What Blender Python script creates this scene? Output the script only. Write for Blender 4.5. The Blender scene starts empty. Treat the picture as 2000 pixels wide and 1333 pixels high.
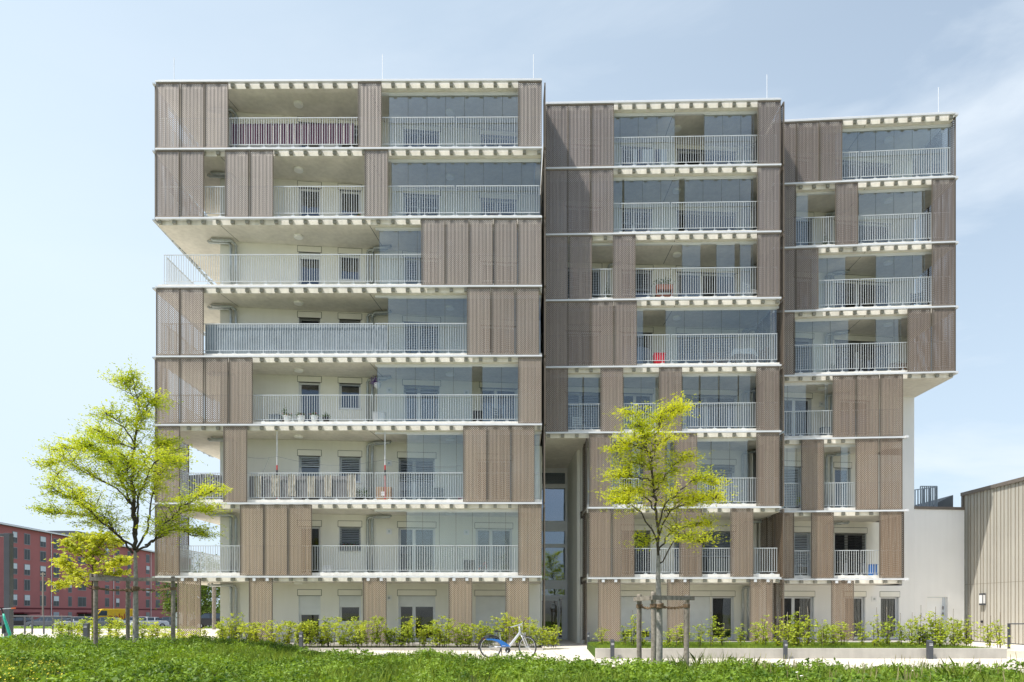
import bpy, math, random
import numpy as np
from mathutils import Vector, Matrix
random.seed(7); rng = np.random.default_rng(7)
scene = bpy.context.scene
COL = scene.collection
F_PX = 1333.0          # 24 mm lens on a 2000 px wide frame
EYE = 1.4
R = math.radians

# ------------------------------------------------------------------ materials
def mat(name):
    m = bpy.data.materials.new(name); m.use_nodes = True
    nt = m.node_tree; b = nt.nodes['Principled BSDF']
    return m, nt, b
def N(nt, t, **kw):
    n = nt.nodes.new(t)
    for k, v in kw.items(): setattr(n, k, v)
    return n
def math_(nt, op, a, b=None, c=None):
    n = N(nt, 'ShaderNodeMath', operation=op)
    for i, x in enumerate((a, b, c)):
        if x is None: continue
        if isinstance(x, (int, float)): n.inputs[i].default_value = x
        else: nt.links.new(x, n.inputs[i])
    return n.outputs[0]
def simple(name, col, rough=.6, metal=0., var=.08, scale=3., bump=0., bscale=40., spec=.5, stain=0.):
    """base colour with large and small mottling, optional bump and vertical stains"""
    m, nt, b = mat(name); L = nt.links
    b.inputs['Roughness'].default_value = rough; b.inputs['Metallic'].default_value = metal
    b.inputs['Specular IOR Level'].default_value = spec
    geo = N(nt, 'ShaderNodeNewGeometry')
    n1 = N(nt, 'ShaderNodeTexNoise'); n1.inputs['Scale'].default_value = scale; n1.inputs['Detail'].default_value = 6
    L.new(geo.outputs['Position'], n1.inputs['Vector'])
    mr = N(nt, 'ShaderNodeMapRange'); mr.inputs['From Min'].default_value = .3; mr.inputs['From Max'].default_value = .7
    mr.inputs['To Min'].default_value = 1-var; mr.inputs['To Max'].default_value = 1+var
    L.new(n1.outputs['Fac'], mr.inputs['Value'])
    val = mr.outputs[0]
    if stain:
        mp = N(nt, 'ShaderNodeMapping'); mp.inputs['Scale'].default_value = (5, 5, .35)
        L.new(geo.outputs['Position'], mp.inputs['Vector'])
        n2 = N(nt, 'ShaderNodeTexNoise'); n2.inputs['Scale'].default_value = 1.; n2.inputs['Detail'].default_value = 5
        L.new(mp.outputs[0], n2.inputs['Vector'])
        m2 = N(nt, 'ShaderNodeMapRange'); m2.inputs['From Min'].default_value = .35; m2.inputs['From Max'].default_value = .7
        m2.inputs['To Min'].default_value = 1.; m2.inputs['To Max'].default_value = 1-stain
        L.new(n2.outputs['Fac'], m2.inputs['Value'])
        val = math_(nt, 'MULTIPLY', val, m2.outputs[0])
    vm = N(nt, 'ShaderNodeVectorMath', operation='SCALE'); vm.inputs[0].default_value = col[:3]
    L.new(val, vm.inputs['Scale']); L.new(vm.outputs[0], b.inputs['Base Color'])
    if bump:
        n3 = N(nt, 'ShaderNodeTexNoise'); n3.inputs['Scale'].default_value = bscale; n3.inputs['Detail'].default_value = 4
        L.new(geo.outputs['Position'], n3.inputs['Vector'])
        bp = N(nt, 'ShaderNodeBump'); bp.inputs['Strength'].default_value = bump; bp.inputs['Distance'].default_value = .02
        L.new(n3.outputs['Fac'], bp.inputs['Height']); L.new(bp.outputs[0], b.inputs['Normal'])
    return m
def leafmat(name, c1, c2, trans=.45, rough=.5):
    m, nt, b = mat(name); L = nt.links
    geo = N(nt, 'ShaderNodeNewGeometry')
    mx = N(nt, 'ShaderNodeMix', data_type='RGBA'); mx.inputs[6].default_value = (*c1, 1); mx.inputs[7].default_value = (*c2, 1)
    n1 = N(nt, 'ShaderNodeTexNoise'); n1.inputs['Scale'].default_value = .9; n1.inputs['Detail'].default_value = 4
    L.new(geo.outputs['Position'], n1.inputs['Vector'])
    mr = N(nt, 'ShaderNodeMapRange'); mr.inputs['From Min'].default_value = .35; mr.inputs['From Max'].default_value = .65
    L.new(n1.outputs['Fac'], mr.inputs['Value'])
    f = math_(nt, 'ADD', math_(nt, 'MULTIPLY', geo.outputs['Random Per Island'], .5), math_(nt, 'MULTIPLY', mr.outputs[0], .5))
    L.new(f, mx.inputs[0]); L.new(mx.outputs[2], b.inputs['Base Color'])
    b.inputs['Roughness'].default_value = rough; b.inputs['Specular IOR Level'].default_value = .35
    tr = N(nt, 'ShaderNodeBsdfTranslucent')
    sc = N(nt, 'ShaderNodeVectorMath', operation='MULTIPLY'); sc.inputs[1].default_value = (1.25, 1.15, .5)
    L.new(mx.outputs[2], sc.inputs[0]); L.new(sc.outputs[0], tr.inputs['Color'])
    ms = N(nt, 'ShaderNodeMixShader'); ms.inputs[0].default_value = trans
    L.new(b.outputs[0], ms.inputs[1]); L.new(tr.outputs[0], ms.inputs[2])
    L.new(ms.outputs[0], nt.nodes['Material Output'].inputs[0])
    return m
def perforated(name, col):
    """anodised sheet with rows of diamond perforations (real openings: light and sight pass)"""
    m, nt, b = mat(name); L = nt.links
    tc = N(nt, 'ShaderNodeTexCoord'); sx = N(nt, 'ShaderNodeSeparateXYZ'); L.new(tc.outputs['Object'], sx.inputs[0])
    u = math_(nt, 'MULTIPLY', sx.outputs[0], 1/.083); v = math_(nt, 'MULTIPLY', sx.outputs[2], 1/.083)
    a = math_(nt, 'ABSOLUTE', math_(nt, 'SUBTRACT', math_(nt, 'FRACT', math_(nt, 'ADD', u, v)), .5))
    c = math_(nt, 'ABSOLUTE', math_(nt, 'SUBTRACT', math_(nt, 'FRACT', math_(nt, 'SUBTRACT', u, v)), .5))
    # hole size changes from fold to fold, which gives the sheet its vertical banding
    nx = N(nt, 'ShaderNodeTexNoise', noise_dimensions='1D'); nx.inputs['Scale'].default_value = 11.; nx.inputs['Detail'].default_value = 1.
    L.new(sx.outputs[0], nx.inputs['W'])
    size = math_(nt, 'ADD', .06, math_(nt, 'MULTIPLY', nx.outputs['Fac'], .31))
    h = math_(nt, 'MULTIPLY', math_(nt, 'LESS_THAN', a, size), math_(nt, 'LESS_THAN', c, size))
    oi = N(nt, 'ShaderNodeObjectInfo')
    geo = N(nt, 'ShaderNodeNewGeometry'); mp = N(nt, 'ShaderNodeMapping'); mp.inputs['Scale'].default_value = (7, 7, .5); L.new(geo.outputs['Position'], mp.inputs['Vector'])
    ns = N(nt, 'ShaderNodeTexNoise'); ns.inputs['Scale'].default_value = 1.; ns.inputs['Detail'].default_value = 4; L.new(mp.outputs[0], ns.inputs['Vector'])
    # shading of the rolled ribs painted in as soft lighter and darker stripes
    nr = N(nt, 'ShaderNodeTexNoise', noise_dimensions='1D'); nr.inputs['Scale'].default_value = 9.; nr.inputs['Detail'].default_value = 2.; L.new(sx.outputs[0], nr.inputs['W'])
    sc = math_(nt, 'ADD', math_(nt, 'ADD', .58, math_(nt, 'MULTIPLY', oi.outputs['Random'], .22)), math_(nt, 'ADD', math_(nt, 'MULTIPLY', ns.outputs['Fac'], .30), math_(nt, 'MULTIPLY', nr.outputs['Fac'], .32)))
    vm = N(nt, 'ShaderNodeVectorMath', operation='SCALE'); vm.inputs[0].default_value = col
    L.new(sc, vm.inputs['Scale'])
    # warm ground bounce painted into the sheet colour low down, greyer high up
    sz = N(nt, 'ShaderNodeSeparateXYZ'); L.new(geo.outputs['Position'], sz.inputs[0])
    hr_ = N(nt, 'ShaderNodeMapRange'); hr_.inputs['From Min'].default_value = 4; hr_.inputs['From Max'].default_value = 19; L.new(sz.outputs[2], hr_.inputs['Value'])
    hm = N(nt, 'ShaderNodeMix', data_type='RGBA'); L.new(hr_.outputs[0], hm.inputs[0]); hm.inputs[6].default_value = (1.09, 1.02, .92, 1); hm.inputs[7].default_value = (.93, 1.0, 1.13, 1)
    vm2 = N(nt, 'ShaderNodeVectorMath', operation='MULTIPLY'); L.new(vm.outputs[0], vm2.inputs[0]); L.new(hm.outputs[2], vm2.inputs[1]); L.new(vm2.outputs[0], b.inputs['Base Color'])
    b.inputs['Metallic'].default_value = .25; b.inputs['Roughness'].default_value = .5
    tr = N(nt, 'ShaderNodeBsdfTransparent'); ms = N(nt, 'ShaderNodeMixShader')
    L.new(h, ms.inputs[0]); L.new(b.outputs[0], ms.inputs[1]); L.new(tr.outputs[0], ms.inputs[2])
    L.new(ms.outputs[0], nt.nodes['Material Output'].inputs[0])
    return m
def glassmat(name, tint, refl, ior=1.5, rcol=(1, 1, 1), rough=.0):
    m, nt, b = mat(name); L = nt.links; nt.nodes.remove(b)
    fr = N(nt, 'ShaderNodeFresnel'); fr.inputs['IOR'].default_value = ior
    f = math_(nt, 'MINIMUM', math_(nt, 'MULTIPLY', fr.outputs[0], refl), 1.)
    geo = N(nt, 'ShaderNodeNewGeometry')
    nz = N(nt, 'ShaderNodeTexNoise'); nz.inputs['Scale'].default_value = .7
    L.new(geo.outputs['Position'], nz.inputs['Vector'])
    bp = N(nt, 'ShaderNodeBump'); bp.inputs['Strength'].default_value = .25; bp.inputs['Distance'].default_value = .03
    L.new(nz.outputs['Fac'], bp.inputs['Height'])
    g = N(nt, 'ShaderNodeBsdfGlossy'); g.inputs['Color'].default_value = (*rcol, 1); g.inputs['Roughness'].default_value = rough
    L.new(bp.outputs[0], g.inputs['Normal'])
    t = N(nt, 'ShaderNodeBsdfTransparent'); t.inputs['Color'].default_value = (*tint, 1)
    ms = N(nt, 'ShaderNodeMixShader'); L.new(f, ms.inputs[0]); L.new(t.outputs[0], ms.inputs[1]); L.new(g.outputs[0], ms.inputs[2])
    L.new(ms.outputs[0], nt.nodes['Material Output'].inputs[0])
    return m
M = {}
M['panel'] = perforated('perforated_sheet', (.335, .275, .222)); M['panel_b'] = perforated('perforated_sheet_b_dimmed', (.285, .230, .190)); M['panel_c'] = perforated('perforated_sheet_c_dimmed', (.262, .205, .162))  # B and C copies darkened for the angle light meets their turned facades
M['panel_edge'] = simple('panel_edge', (.31, .255, .20), .45, .3)
M['panel_dark'] = perforated('perforated_sheet_side_shaded', (.13, .10, .075))  # shade on the flank screens put into a darker copy of the sheet
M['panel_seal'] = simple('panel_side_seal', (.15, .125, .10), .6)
M['alu'] = simple('white_aluminium', (.78, .80, .83), .4, .1, .03)
M['door_white'] = simple('door_white', (.92, .94, .95), .4, 0, .02)
M['bracket'] = simple('steel_bracket', (.34, .33, .29), .7)
M['slab_edge'] = simple('slab_edge_sunlit', (.92, .89, .82), .8, 0, .06, 1.5, 0, 40, .3, .16)  # sunlight on the slab fronts put into a paler concrete colour
M['rail'] = simple('railing_metal', (.64, .67, .68), .4, .2, .05)
M['slab'] = simple('slab_concrete', (.80, .765, .69), .85, 0, .09, 1.2, .15, 60, .3, .12)
M['plaster'] = simple('cream_plaster', (.90, .895, .825), .9, 0, .035, .8, .1, 120, .2, .03)
M['white_plaster'] = simple('white_plaster', (.93, .935, .925), .9, 0, .03, .5, .1, 120, .2, .03)
M['groove'] = simple('groove_dark', (.14, .14, .13), .9)
M['boxcover'] = simple('shutter_cover', (.90, .895, .83), .7, 0, .02)
M['frame'] = simple('window_frame', (.78, .80, .82), .4, .1, .03)
M['frame_dark'] = simple('window_frame_dark', (.22, .23, .25), .4, .3, .03)
M['blind'] = simple('blind_grey', (.36, .40, .46), .5, .2, .05)
M['blind_light'] = simple('blind_light', (.62, .68, .74), .5, .2, .05)
M['blind_dark'] = simple('blind_dark', (.07, .075, .085), .5, .2, .05)
M['roller'] = simple('roller_shutter', (.80, .83, .84), .55, .1, .04)
M['wglass'] = glassmat('window_glass', (.50, .52, .54), 2.6, 1.5, (.9, .95, 1))
M['bglass'] = glassmat('balcony_glass', (.96, .98, .978), 2.5, 1.45, (.96, 1, 1))
M['stair_glass'] = glassmat('stair_glass', (.45, .5, .58), 6., 1.5, (.72, .84, 1))
M['curtain'] = simple('curtain', (.55, .55, .54), .9)
M['duct'] = simple('galvanised_duct', (.47, .51, .52), .32, .5, .12, 9)
M['lamp'] = simple('lamp_opal', (.93, .93, .90), .4)
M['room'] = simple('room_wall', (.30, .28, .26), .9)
M['black'] = simple('black_plastic', (.025, .025, .028), .5)
M['anth'] = simple('anthracite_paint', (.075, .082, .095), .5, .2, .06)
M['white'] = simple('white_paint', (.85, .86, .87), .5, 0, .02)
M['red'] = simple('red_plastic', (.62, .02, .04), .45)
M['blue'] = simple('blue_plastic', (.03, .16, .50), .3, 0, .04)
M['wood'] = simple('weathered_wood', (.34, .30, .25), .85, 0, .3, 14, .4, 60, .2, .35)
M['wood2'] = simple('brown_wood', (.30, .17, .09), .6, 0, .2, 10)
M['rope'] = simple('jute_rope', (.22, .15, .09), .95, 0, .3, 40, .6, 120)
M['bark'] = simple('pale_bark', (.40, .38, .34), .9, 0, .3, 16, .5, 40, .2, .3)
M['bark_dark'] = simple('dark_bark', (.075, .06, .045), .9, 0, .3, 16, .5, 60)
M['card'] = simple('cardboard', (.36, .25, .17), .85)
M['terra'] = simple('terracotta', (.22, .09, .06), .8)
M['cloth_grey'] = simple('grey_cloth', (.30, .35, .40), .9, 0, .12, 3)
M['cloth_dgrey'] = simple('dark_grey_cloth', (.24, .235, .24), .9, 0, .12, 3)
M['cloth_beige'] = simple('beige_cloth', (.50, .455, .38), .95, 0, .1, 6, .9, 9)
M['towel'] = simple('white_towel', (.85, .87, .93), .95, 0, .03)
M['navy'] = simple('navy_cloth', (.05, .07, .16), .9)
M['teal'] = simple('teal_paint', (.04, .50, .36), .35)
M['rubber'] = simple('tyre_rubber', (.02, .02, .021), .7)
M['rim'] = simple('wheel_rim', (.55, .57, .6), .35, .7)
M['joint'] = simple('paving_joint', (.42, .38, .32), .95)
M['pave'] = simple('pale_paving', (.76, .70, .60), .9, 0, .08, .9, .25, 50, .2)
M['kerb'] = simple('kerb_concrete', (.50, .475, .43), .9, 0, .10, 2, .2, 60, .2, .12)
M['sand'] = simple('sandy_gravel', (.66, .59, .50), .95, 0, .16, .25, .3, 30, .2)
M['soil'] = simple('dark_soil', (.055, .06, .03), .95, 0, .4, 3, .6, 20, .1)
M['lawn'] = simple('lawn_base', (.075, .13, .02), .95, 0, .4, 3, .6, 40, .1)
M['asphalt'] = simple('asphalt', (.075, .075, .075), .9, 0, .2, 1, .3, 80)
M['ground'] = simple('open_ground', (.20, .20, .12), .95, 0, .3, .1, .3, 5)
M['redwall'] = simple('red_render', (.42, .15, .15), .85, 0, .07, .3, .1, 10)
M['darkred'] = simple('dark_red', (.12, .012, .02), .8)
M['roofgrey'] = simple('roof_grey', (.11, .12, .13), .6)
M['clad'] = simple('beige_cladding', (.53, .51, .455), .5, .1, .05, .6)
M['clad_seam'] = simple('cladding_seam', (.30, .26, .20), .5, .35)
M['clad_trim'] = simple('cladding_trim', (.22, .19, .165), .5, .3)
M['lamp_lit'] = simple('lamp_glass_white', (.85, .85, .85), .3)
M['yellow'] = simple('van_yellow', (.80, .50, .01), .35)
M['car_black'] = simple('car_black', (.03, .033, .04), .2, .3)
M['car_grey'] = simple('car_grey', (.16, .18, .21), .25, .5)
M['car_white'] = simple('car_white', (.75, .77, .8), .25)
M['car_red'] = simple('car_red', (.4, .02, .03), .25)
M['car_silver'] = simple('car_silver', (.45, .5, .53), .25, .4)
M['carglass'] = simple('car_glass', (.05, .07, .09), .08, .2)
M['darkpane'] = simple('dark_pane', (.045, .055, .065), .35, 0, .3, .3, spec=.3)
M['silverpaint'] = simple('silver_frame', (.66, .68, .72), .3, .4)
M['purple'] = simple('purple_flower', (.18, .08, .30), .8)
M['pink'] = simple('pink_plastic', (.75, .18, .25), .5)
M['orange'] = simple('orange_reflector', (.8, .15, .02), .4)
M['daisy'] = simple('daisy_white', (.85, .85, .80), .8)
M['buttercup'] = simple('buttercup_yellow', (.62, .52, .02), .7)
M['leaf_tree'] = leafmat('locust_leaf', (.27, .40, .03), (.82, .88, .09), .5)
M['leaf_yellow'] = leafmat('locust_leaf_yellow', (.31, .41, .02), (.86, .88, .08), .5)
M['leaf_maple'] = leafmat('maple_leaf', (.32, .40, .04), (.70, .72, .10), .45)
M['leaf_hedge'] = leafmat('hedge_leaf', (.24, .36, .03), (.74, .80, .12), .45)
M['leaf_dark'] = leafmat('dark_leaf', (.03, .075, .01), (.20, .30, .04), .3)
M['grass'] = leafmat('grass_blade', (.07, .15, .02), (.44, .56, .08), .35)
M['straw'] = leafmat('straw_stalk', (.34, .29, .13), (.62, .56, .32), .3)
M['weed'] = leafmat('weed_leaf', (.03, .10, .012), (.36, .53, .055), .35)
M['pot_leaf'] = leafmat('pot_leaf', (.03, .08, .02), (.10, .18, .04), .3)
m, nt, b = mat('striped_rug')
geo = N(nt, 'ShaderNodeNewGeometry'); sx = N(nt, 'ShaderNodeSeparateXYZ'); nt.links.new(geo.outputs['Position'], sx.inputs[0])
fr_ = math_(nt, 'FRACT', math_(nt, 'MULTIPLY', sx.outputs[0], 1/.29))
st = math_(nt, 'LESS_THAN', fr_, .16)
zz = math_(nt, 'ADD', .55, math_(nt, 'MULTIPLY', math_(nt, 'FRACT', math_(nt, 'MULTIPLY', sx.outputs[2], 14)), .4))
mx = N(nt, 'ShaderNodeMix', data_type='RGBA'); nt.links.new(math_(nt, 'MULTIPLY', st, zz), mx.inputs[0])
mx.inputs[6].default_value = (.10, .04, .075, 1); mx.inputs[7].default_value = (.75, .70, .66, 1)
nt.links.new(mx.outputs[2], b.inputs['Base Color']); b.inputs['Roughness'].default_value = .95
M['rug'] = m

# ------------------------------------------------------------------ mesh builder
class MB:
    def __init__(s): s.v = []; s.f = []; s.m = []
    def add(s, verts, faces, mi=0):
        o = len(s.v); s.v += [tuple(p) for p in verts]; s.f += [tuple(i+o for i in f) for f in faces]; s.m += [mi]*len(faces)
    def box(s, a0, a1, b0, b1, c0, c1, T=None, mi=0):
        P = [(a, b_, c) for c in (c0, c1) for a, b_ in ((a0, b0), (a1, b0), (a1, b1), (a0, b1))]
        if T: P = [T(*p) for p in P]
        s.add(P, [(3, 2, 1, 0), (4, 5, 6, 7), (0, 1, 5, 4), (1, 2, 6, 5), (2, 3, 7, 6), (3, 0, 4, 7)], mi)
    def prism(s, poly, z0, z1, mi=0, edge=None):
        n = len(poly)
        s.add([(x, y, z0) for x, y in poly]+[(x, y, z1) for x, y in poly],
              [tuple(range(n))[::-1], tuple(range(n, 2*n))]+[(i, (i+1) % n, n+(i+1) % n, n+i) for i in range(n)], mi)
        if edge is not None: s.m[-n] = edge
    def extrude(s, prof, y0, y1, mi=0, T=None, inset=0.):
        """profile in x,z extruded along y"""
        n = len(prof)
        P = [(x, y0, z) for x, z in prof]+[(x, y1, z) for x, z in prof]
        if T: P = [T(*p) for p in P]
        s.add(P, [tuple(range(n)), tuple(range(n, 2*n))[::-1]]+[(i, n+i, n+(i+1) % n, (i+1) % n) for i in range(n)], mi)
    def tube(s, pts, rad, n=6, mi=0, cap=True):
        pts = [Vector(p) for p in pts]; k = len(pts)
        if not hasattr(rad, '__len__'): rad = [rad]*k
        o = len(s.v); up = None
        for i, p in enumerate(pts):
            t = (pts[min(i+1, k-1)]-pts[max(i-1, 0)])
            t = t.normalized() if t.length > 1e-9 else Vector((0, 0, 1))
            if up is None: up = t.orthogonal().normalized()
            up = (up-t*up.dot(t)); up = up.normalized() if up.length > 1e-6 else t.orthogonal().normalized()
            w = t.cross(up)
            for j in range(n):
                a = 2*math.pi*j/n
                s.v.append(tuple(p+(up*math.cos(a)+w*math.sin(a))*rad[i]))
        for i in range(k-1):
            for j in range(n):
                s.f.append((o+i*n+j, o+i*n+(j+1) % n, o+(i+1)*n+(j+1) % n, o+(i+1)*n+j)); s.m.append(mi)
        if cap:
            s.f.append(tuple(o+j for j in range(n))[::-1]); s.m.append(mi)
            s.f.append(tuple(o+(k-1)*n+j for j in range(n))); s.m.append(mi)
    def torus(s, c, axis, R_, r, n=28, k=8, mi=0, a0=0, a1=2*math.pi):
        axis = Vector(axis).normalized(); u = axis.orthogonal().normalized(); w = axis.cross(u); c = Vector(c)
        o = len(s.v)
        for i in range(n):
            a = 2*math.pi*i/n; d = u*math.cos(a)+w*math.sin(a)
            for j in range(k):
                b_ = 2*math.pi*j/k; s.v.append(tuple(c+d*(R_+r*math.cos(b_))+axis*r*math.sin(b_)))
        for i in range(n):
            for j in range(k):
                s.f.append((o+i*k+j, o+((i+1) % n)*k+j, o+((i+1) % n)*k+(j+1) % k, o+i*k+(j+1) % k)); s.m.append(mi)
    def lathe(s, prof, c=(0, 0, 0), n=14, mi=0):
        o = len(s.v)
        for r, z in prof:
            for j in range(n):
                a = 2*math.pi*j/n; s.v.append((c[0]+r*math.cos(a), c[1]+r*math.sin(a), c[2]+z))
        for i in range(len(prof)-1):
            for j in range(n):
                s.f.append((o+i*n+j, o+i*n+(j+1) % n, o+(i+1)*n+(j+1) % n, o+(i+1)*n+j)); s.m.append(mi)
        s.f.append(tuple(o+j for j in range(n))[::-1]); s.m.append(mi)
        s.f.append(tuple(o+(len(prof)-1)*n+j for j in range(n))); s.m.append(mi)
    def blob(s, c, r, n=10, mi=0):
        prof = [(math.sin(math.pi*i/7)*1., -math.cos(math.pi*i/7)) for i in range(8)]
        o = len(s.v); s.lathe([(max(.02, p[0])*r[0], p[1]*r[2]) for p in prof], c, n, mi)
    def build(s, name, mats, parent=None, origin=None, smooth=False, bevel=0.):
        v = np.array(s.v, dtype=float)
        if origin is None:
            lo, hi = v.min(0), v.max(0); origin = ((lo[0]+hi[0])/2, (lo[1]+hi[1])/2, lo[2])
        v -= np.array(origin)
        me = bpy.data.meshes.new(name); me.from_pydata([tuple(p) for p in v], [], s.f)
        if not isinstance(mats, (list, tuple)): mats = [mats]
        for m_ in mats: me.materials.append(m_)
        if len(mats) > 1: me.polygons.foreach_set('material_index', s.m)
        if smooth: me.polygons.foreach_set('use_smooth', [True]*len(s.f))
        me.update()
        o = bpy.data.objects.new(name, me); COL.objects.link(o)
        put(o, parent, origin)
        if bevel:
            bv = o.modifiers.new('bevel', 'BEVEL'); bv.width = bevel; bv.segments = 2; bv.limit_method = 'ANGLE'
        return o
WORLD = {}
def put(o, parent, origin):
    """place an object at a world origin under an unrotated parent"""
    WORLD[o.name] = Vector(origin)
    if parent is not None:
        o.parent = parent; o.location = Vector(origin)-WORLD[parent.name]
    else: o.location = origin
def thing(name, label, cat, loc=(0, 0, 0), group=None, rz=0.):
    o = bpy.data.objects.new(name, None); COL.objects.link(o); o.empty_display_size = .2
    put(o, None, loc); o.rotation_euler.z = rz
    o['label'] = label; o['category'] = cat
    if group: o['group'] = group
    return o
def tag(o, label=None, cat=None, group=None, kind=None):
    for k, v in (('label', label), ('category', cat), ('group', group), ('kind', kind)):
        if v: o[k] = v
    return o
def dup(o, loc=None, rz=None, scale=None, label=None, name=None):
    def cp(a, par):
        c = a.copy(); COL.objects.link(c)
        if par is not None: c.parent = par
        for ch in list(KIDS(a)): cp(ch, c)
        return c
    c = cp(o, None)
    if loc is not None: c.location = loc; WORLD[c.name] = Vector(loc)
    if rz is not None: c.rotation_euler.z = rz
    if scale is not None: c.scale = scale
    if label: c['label'] = label
    return c
def KIDS(a): return [x for x in COL.objects if x.parent == a]
def fastmesh(name, verts, nper, mats, parent=None, origin=(0, 0, 0), mi=None):
    """verts: (k*nper,3) array, one polygon of nper corners each"""
    verts = np.asarray(verts, dtype=np.float32)-np.array(origin, dtype=np.float32); k = len(verts)//nper
    me = bpy.data.meshes.new(name); me.vertices.add(len(verts)); me.vertices.foreach_set('co', verts.ravel())
    me.loops.add(k*nper); me.loops.foreach_set('vertex_index', np.arange(k*nper, dtype=np.int32))
    me.polygons.add(k); me.polygons.foreach_set('loop_start', np.arange(0, k*nper, nper, dtype=np.int32))
    me.polygons.foreach_set('loop_total', np.full(k, nper, dtype=np.int32))
    if not isinstance(mats, (list, tuple)): mats = [mats]
    for m_ in mats: me.materials.append(m_)
    if mi is not None: me.polygons.foreach_set('material_index', np.asarray(mi, dtype=np.int32))
    me.update(calc_edges=True)
    o = bpy.data.objects.new(name, me); COL.objects.link(o); put(o, parent, origin)
    return o
def leafquads(c, L, W, up=.5, rg=rng, out=None):
    """rhombic leaves at centres c; L, W arrays; up: bias of the normal towards the sky"""
    n = len(c); c = np.asarray(c, float)
    nrm = rg.normal(size=(n, 3)); nrm[:, 2] = np.abs(nrm[:, 2])+up*2; nrm /= np.linalg.norm(nrm, axis=1)[:, None]
    d = rg.normal(size=(n, 3)) if out is None else out+rg.normal(size=(n, 3))*.5
    d -= nrm*(d*nrm).sum(1)[:, None]; d /= np.linalg.norm(d, axis=1)[:, None]+1e-9
    s = np.cross(nrm, d)
    L = np.broadcast_to(L, n)[:, None]; W = np.broadcast_to(W, n)[:, None]
    V = np.stack([c-d*L*.5, c+s*W*.5+d*L*.05, c+d*L*.5, c-s*W*.5+d*L*.05], 1)
    return V.reshape(-1, 3)

# ------------------------------------------------------------------ facade frames
class Frame:
    def __init__(s, p0, p1):
        s.p = Vector((p0[0], p0[1])); q = Vector((p1[0], p1[1])); s.L = (q-s.p).length
        s.u = (q-s.p).normalized(); s.n = Vector((-s.u.y, s.u.x)); s.ang = math.atan2(s.u.y, s.u.x)
    def __call__(s, a, d, z):
        q = s.p+s.u*a+s.n*d; return (q.x, q.y, z)
    def xy(s, a, d): q = s.p+s.u*a+s.n*d; return (q.x, q.y)
    def s(s_, px, d=0.):
        """survey: distance along the facade of a measured bearing"""
        t = (px-1000)/F_PX; p = s_.p+s_.n*d
        return (t*p.y-p.x)/(s_.u.x-t*s_.u.y)
FA = Frame((-14.54, 27.83), (1.22, 27.75))
FB = Frame((1.44, 29.04), (11.36, 28.80))
FC = Frame((11.47, 30.13), (19.23, 29.60))
WA = Frame((-12.5, 29.23), (1.30, 30.60))
WB = Frame((1.50, 30.87), (11.32, 31.53))
WC = Frame((11.45, 31.58), (19.15, 32.49))
RZ = [23.06, 20.30, 17.48, 14.68, 11.84, 9.05, 5.85, 2.86]   # height of the panel track at every slab
GZ = .15
H = .18
def floorz(row): return RZ[row+1]+H if row < 7 else GZ
def ceilz(row): return RZ[row]-H

bld = thing('apartment_building', 'eight storey apartment building with sliding brown perforated screens, white railings and glazed balconies', 'building', (2.3, 31, 0))
def part(mb, name, m_, **k): return mb.build(name, m_, bld, **k)

# slabs, tracks, brackets
def track(F, s0, s1, z, no_light=None):
    mb = MB(); mb.box(s0, s1, -.03, .10, z-.033, z+.033, F)
    k = int((s1-s0)/.585)
    for i in range(k+1):
        a = s0+.12+i*(s1-s0-.24)/k
        mb.box(a-.065, a+.065, .06, .178, z-.165, z-.052, F, 1); mb.box(a-.065, a+.065, .102, .178, z-.051, z+.05, F, 1)
    part(mb, 'panel_track', [M['alu'], M['bracket']])
for i, z in enumerate(RZ):
    mb = MB(); mb.prism([FA.xy(.0, .18), FA.xy(FA.L, .18), (1.26, 31.5), (1.28, 41), (-13.9, 41)], z-H, z+H, 0, 1); part(mb, 'floor_slab', [M['slab'], M['slab_edge']])
    track(FA, 0, FA.L, z)
    sB = 0 if i <= 5 else FB.s(1147)
    lx = FB.xy(sB, .18)
    mb = MB(); mb.prism([lx, FB.xy(FB.L, .18), (11.40, 41), (lx[0]+.03, 41)], z-H, z+H, 0, 1); part(mb, 'floor_slab', [M['slab'], M['slab_edge']])
    track(FB, sB, FB.L, z)
    sC = FC.L if i <= 4 else FC.s(1765)
    rx = FC.xy(sC, .18)
    mb = MB(); mb.prism([FC.xy(0, .18), rx, (rx[0]-.05 if i > 4 else 19.12, 41), (11.47, 41)], z-H, z+H, 0, 1); part(mb, 'floor_slab', [M['slab'], M['slab_edge']])
    track(FC, 0, sC, z)
# roof edging strips
for F in (FA, FB, FC):
    mb = MB(); mb.box(0, F.L, .18, .5, RZ[0]+H+.004, RZ[0]+H+.03, F); part(mb, 'roof_edging', M['alu'])

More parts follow.
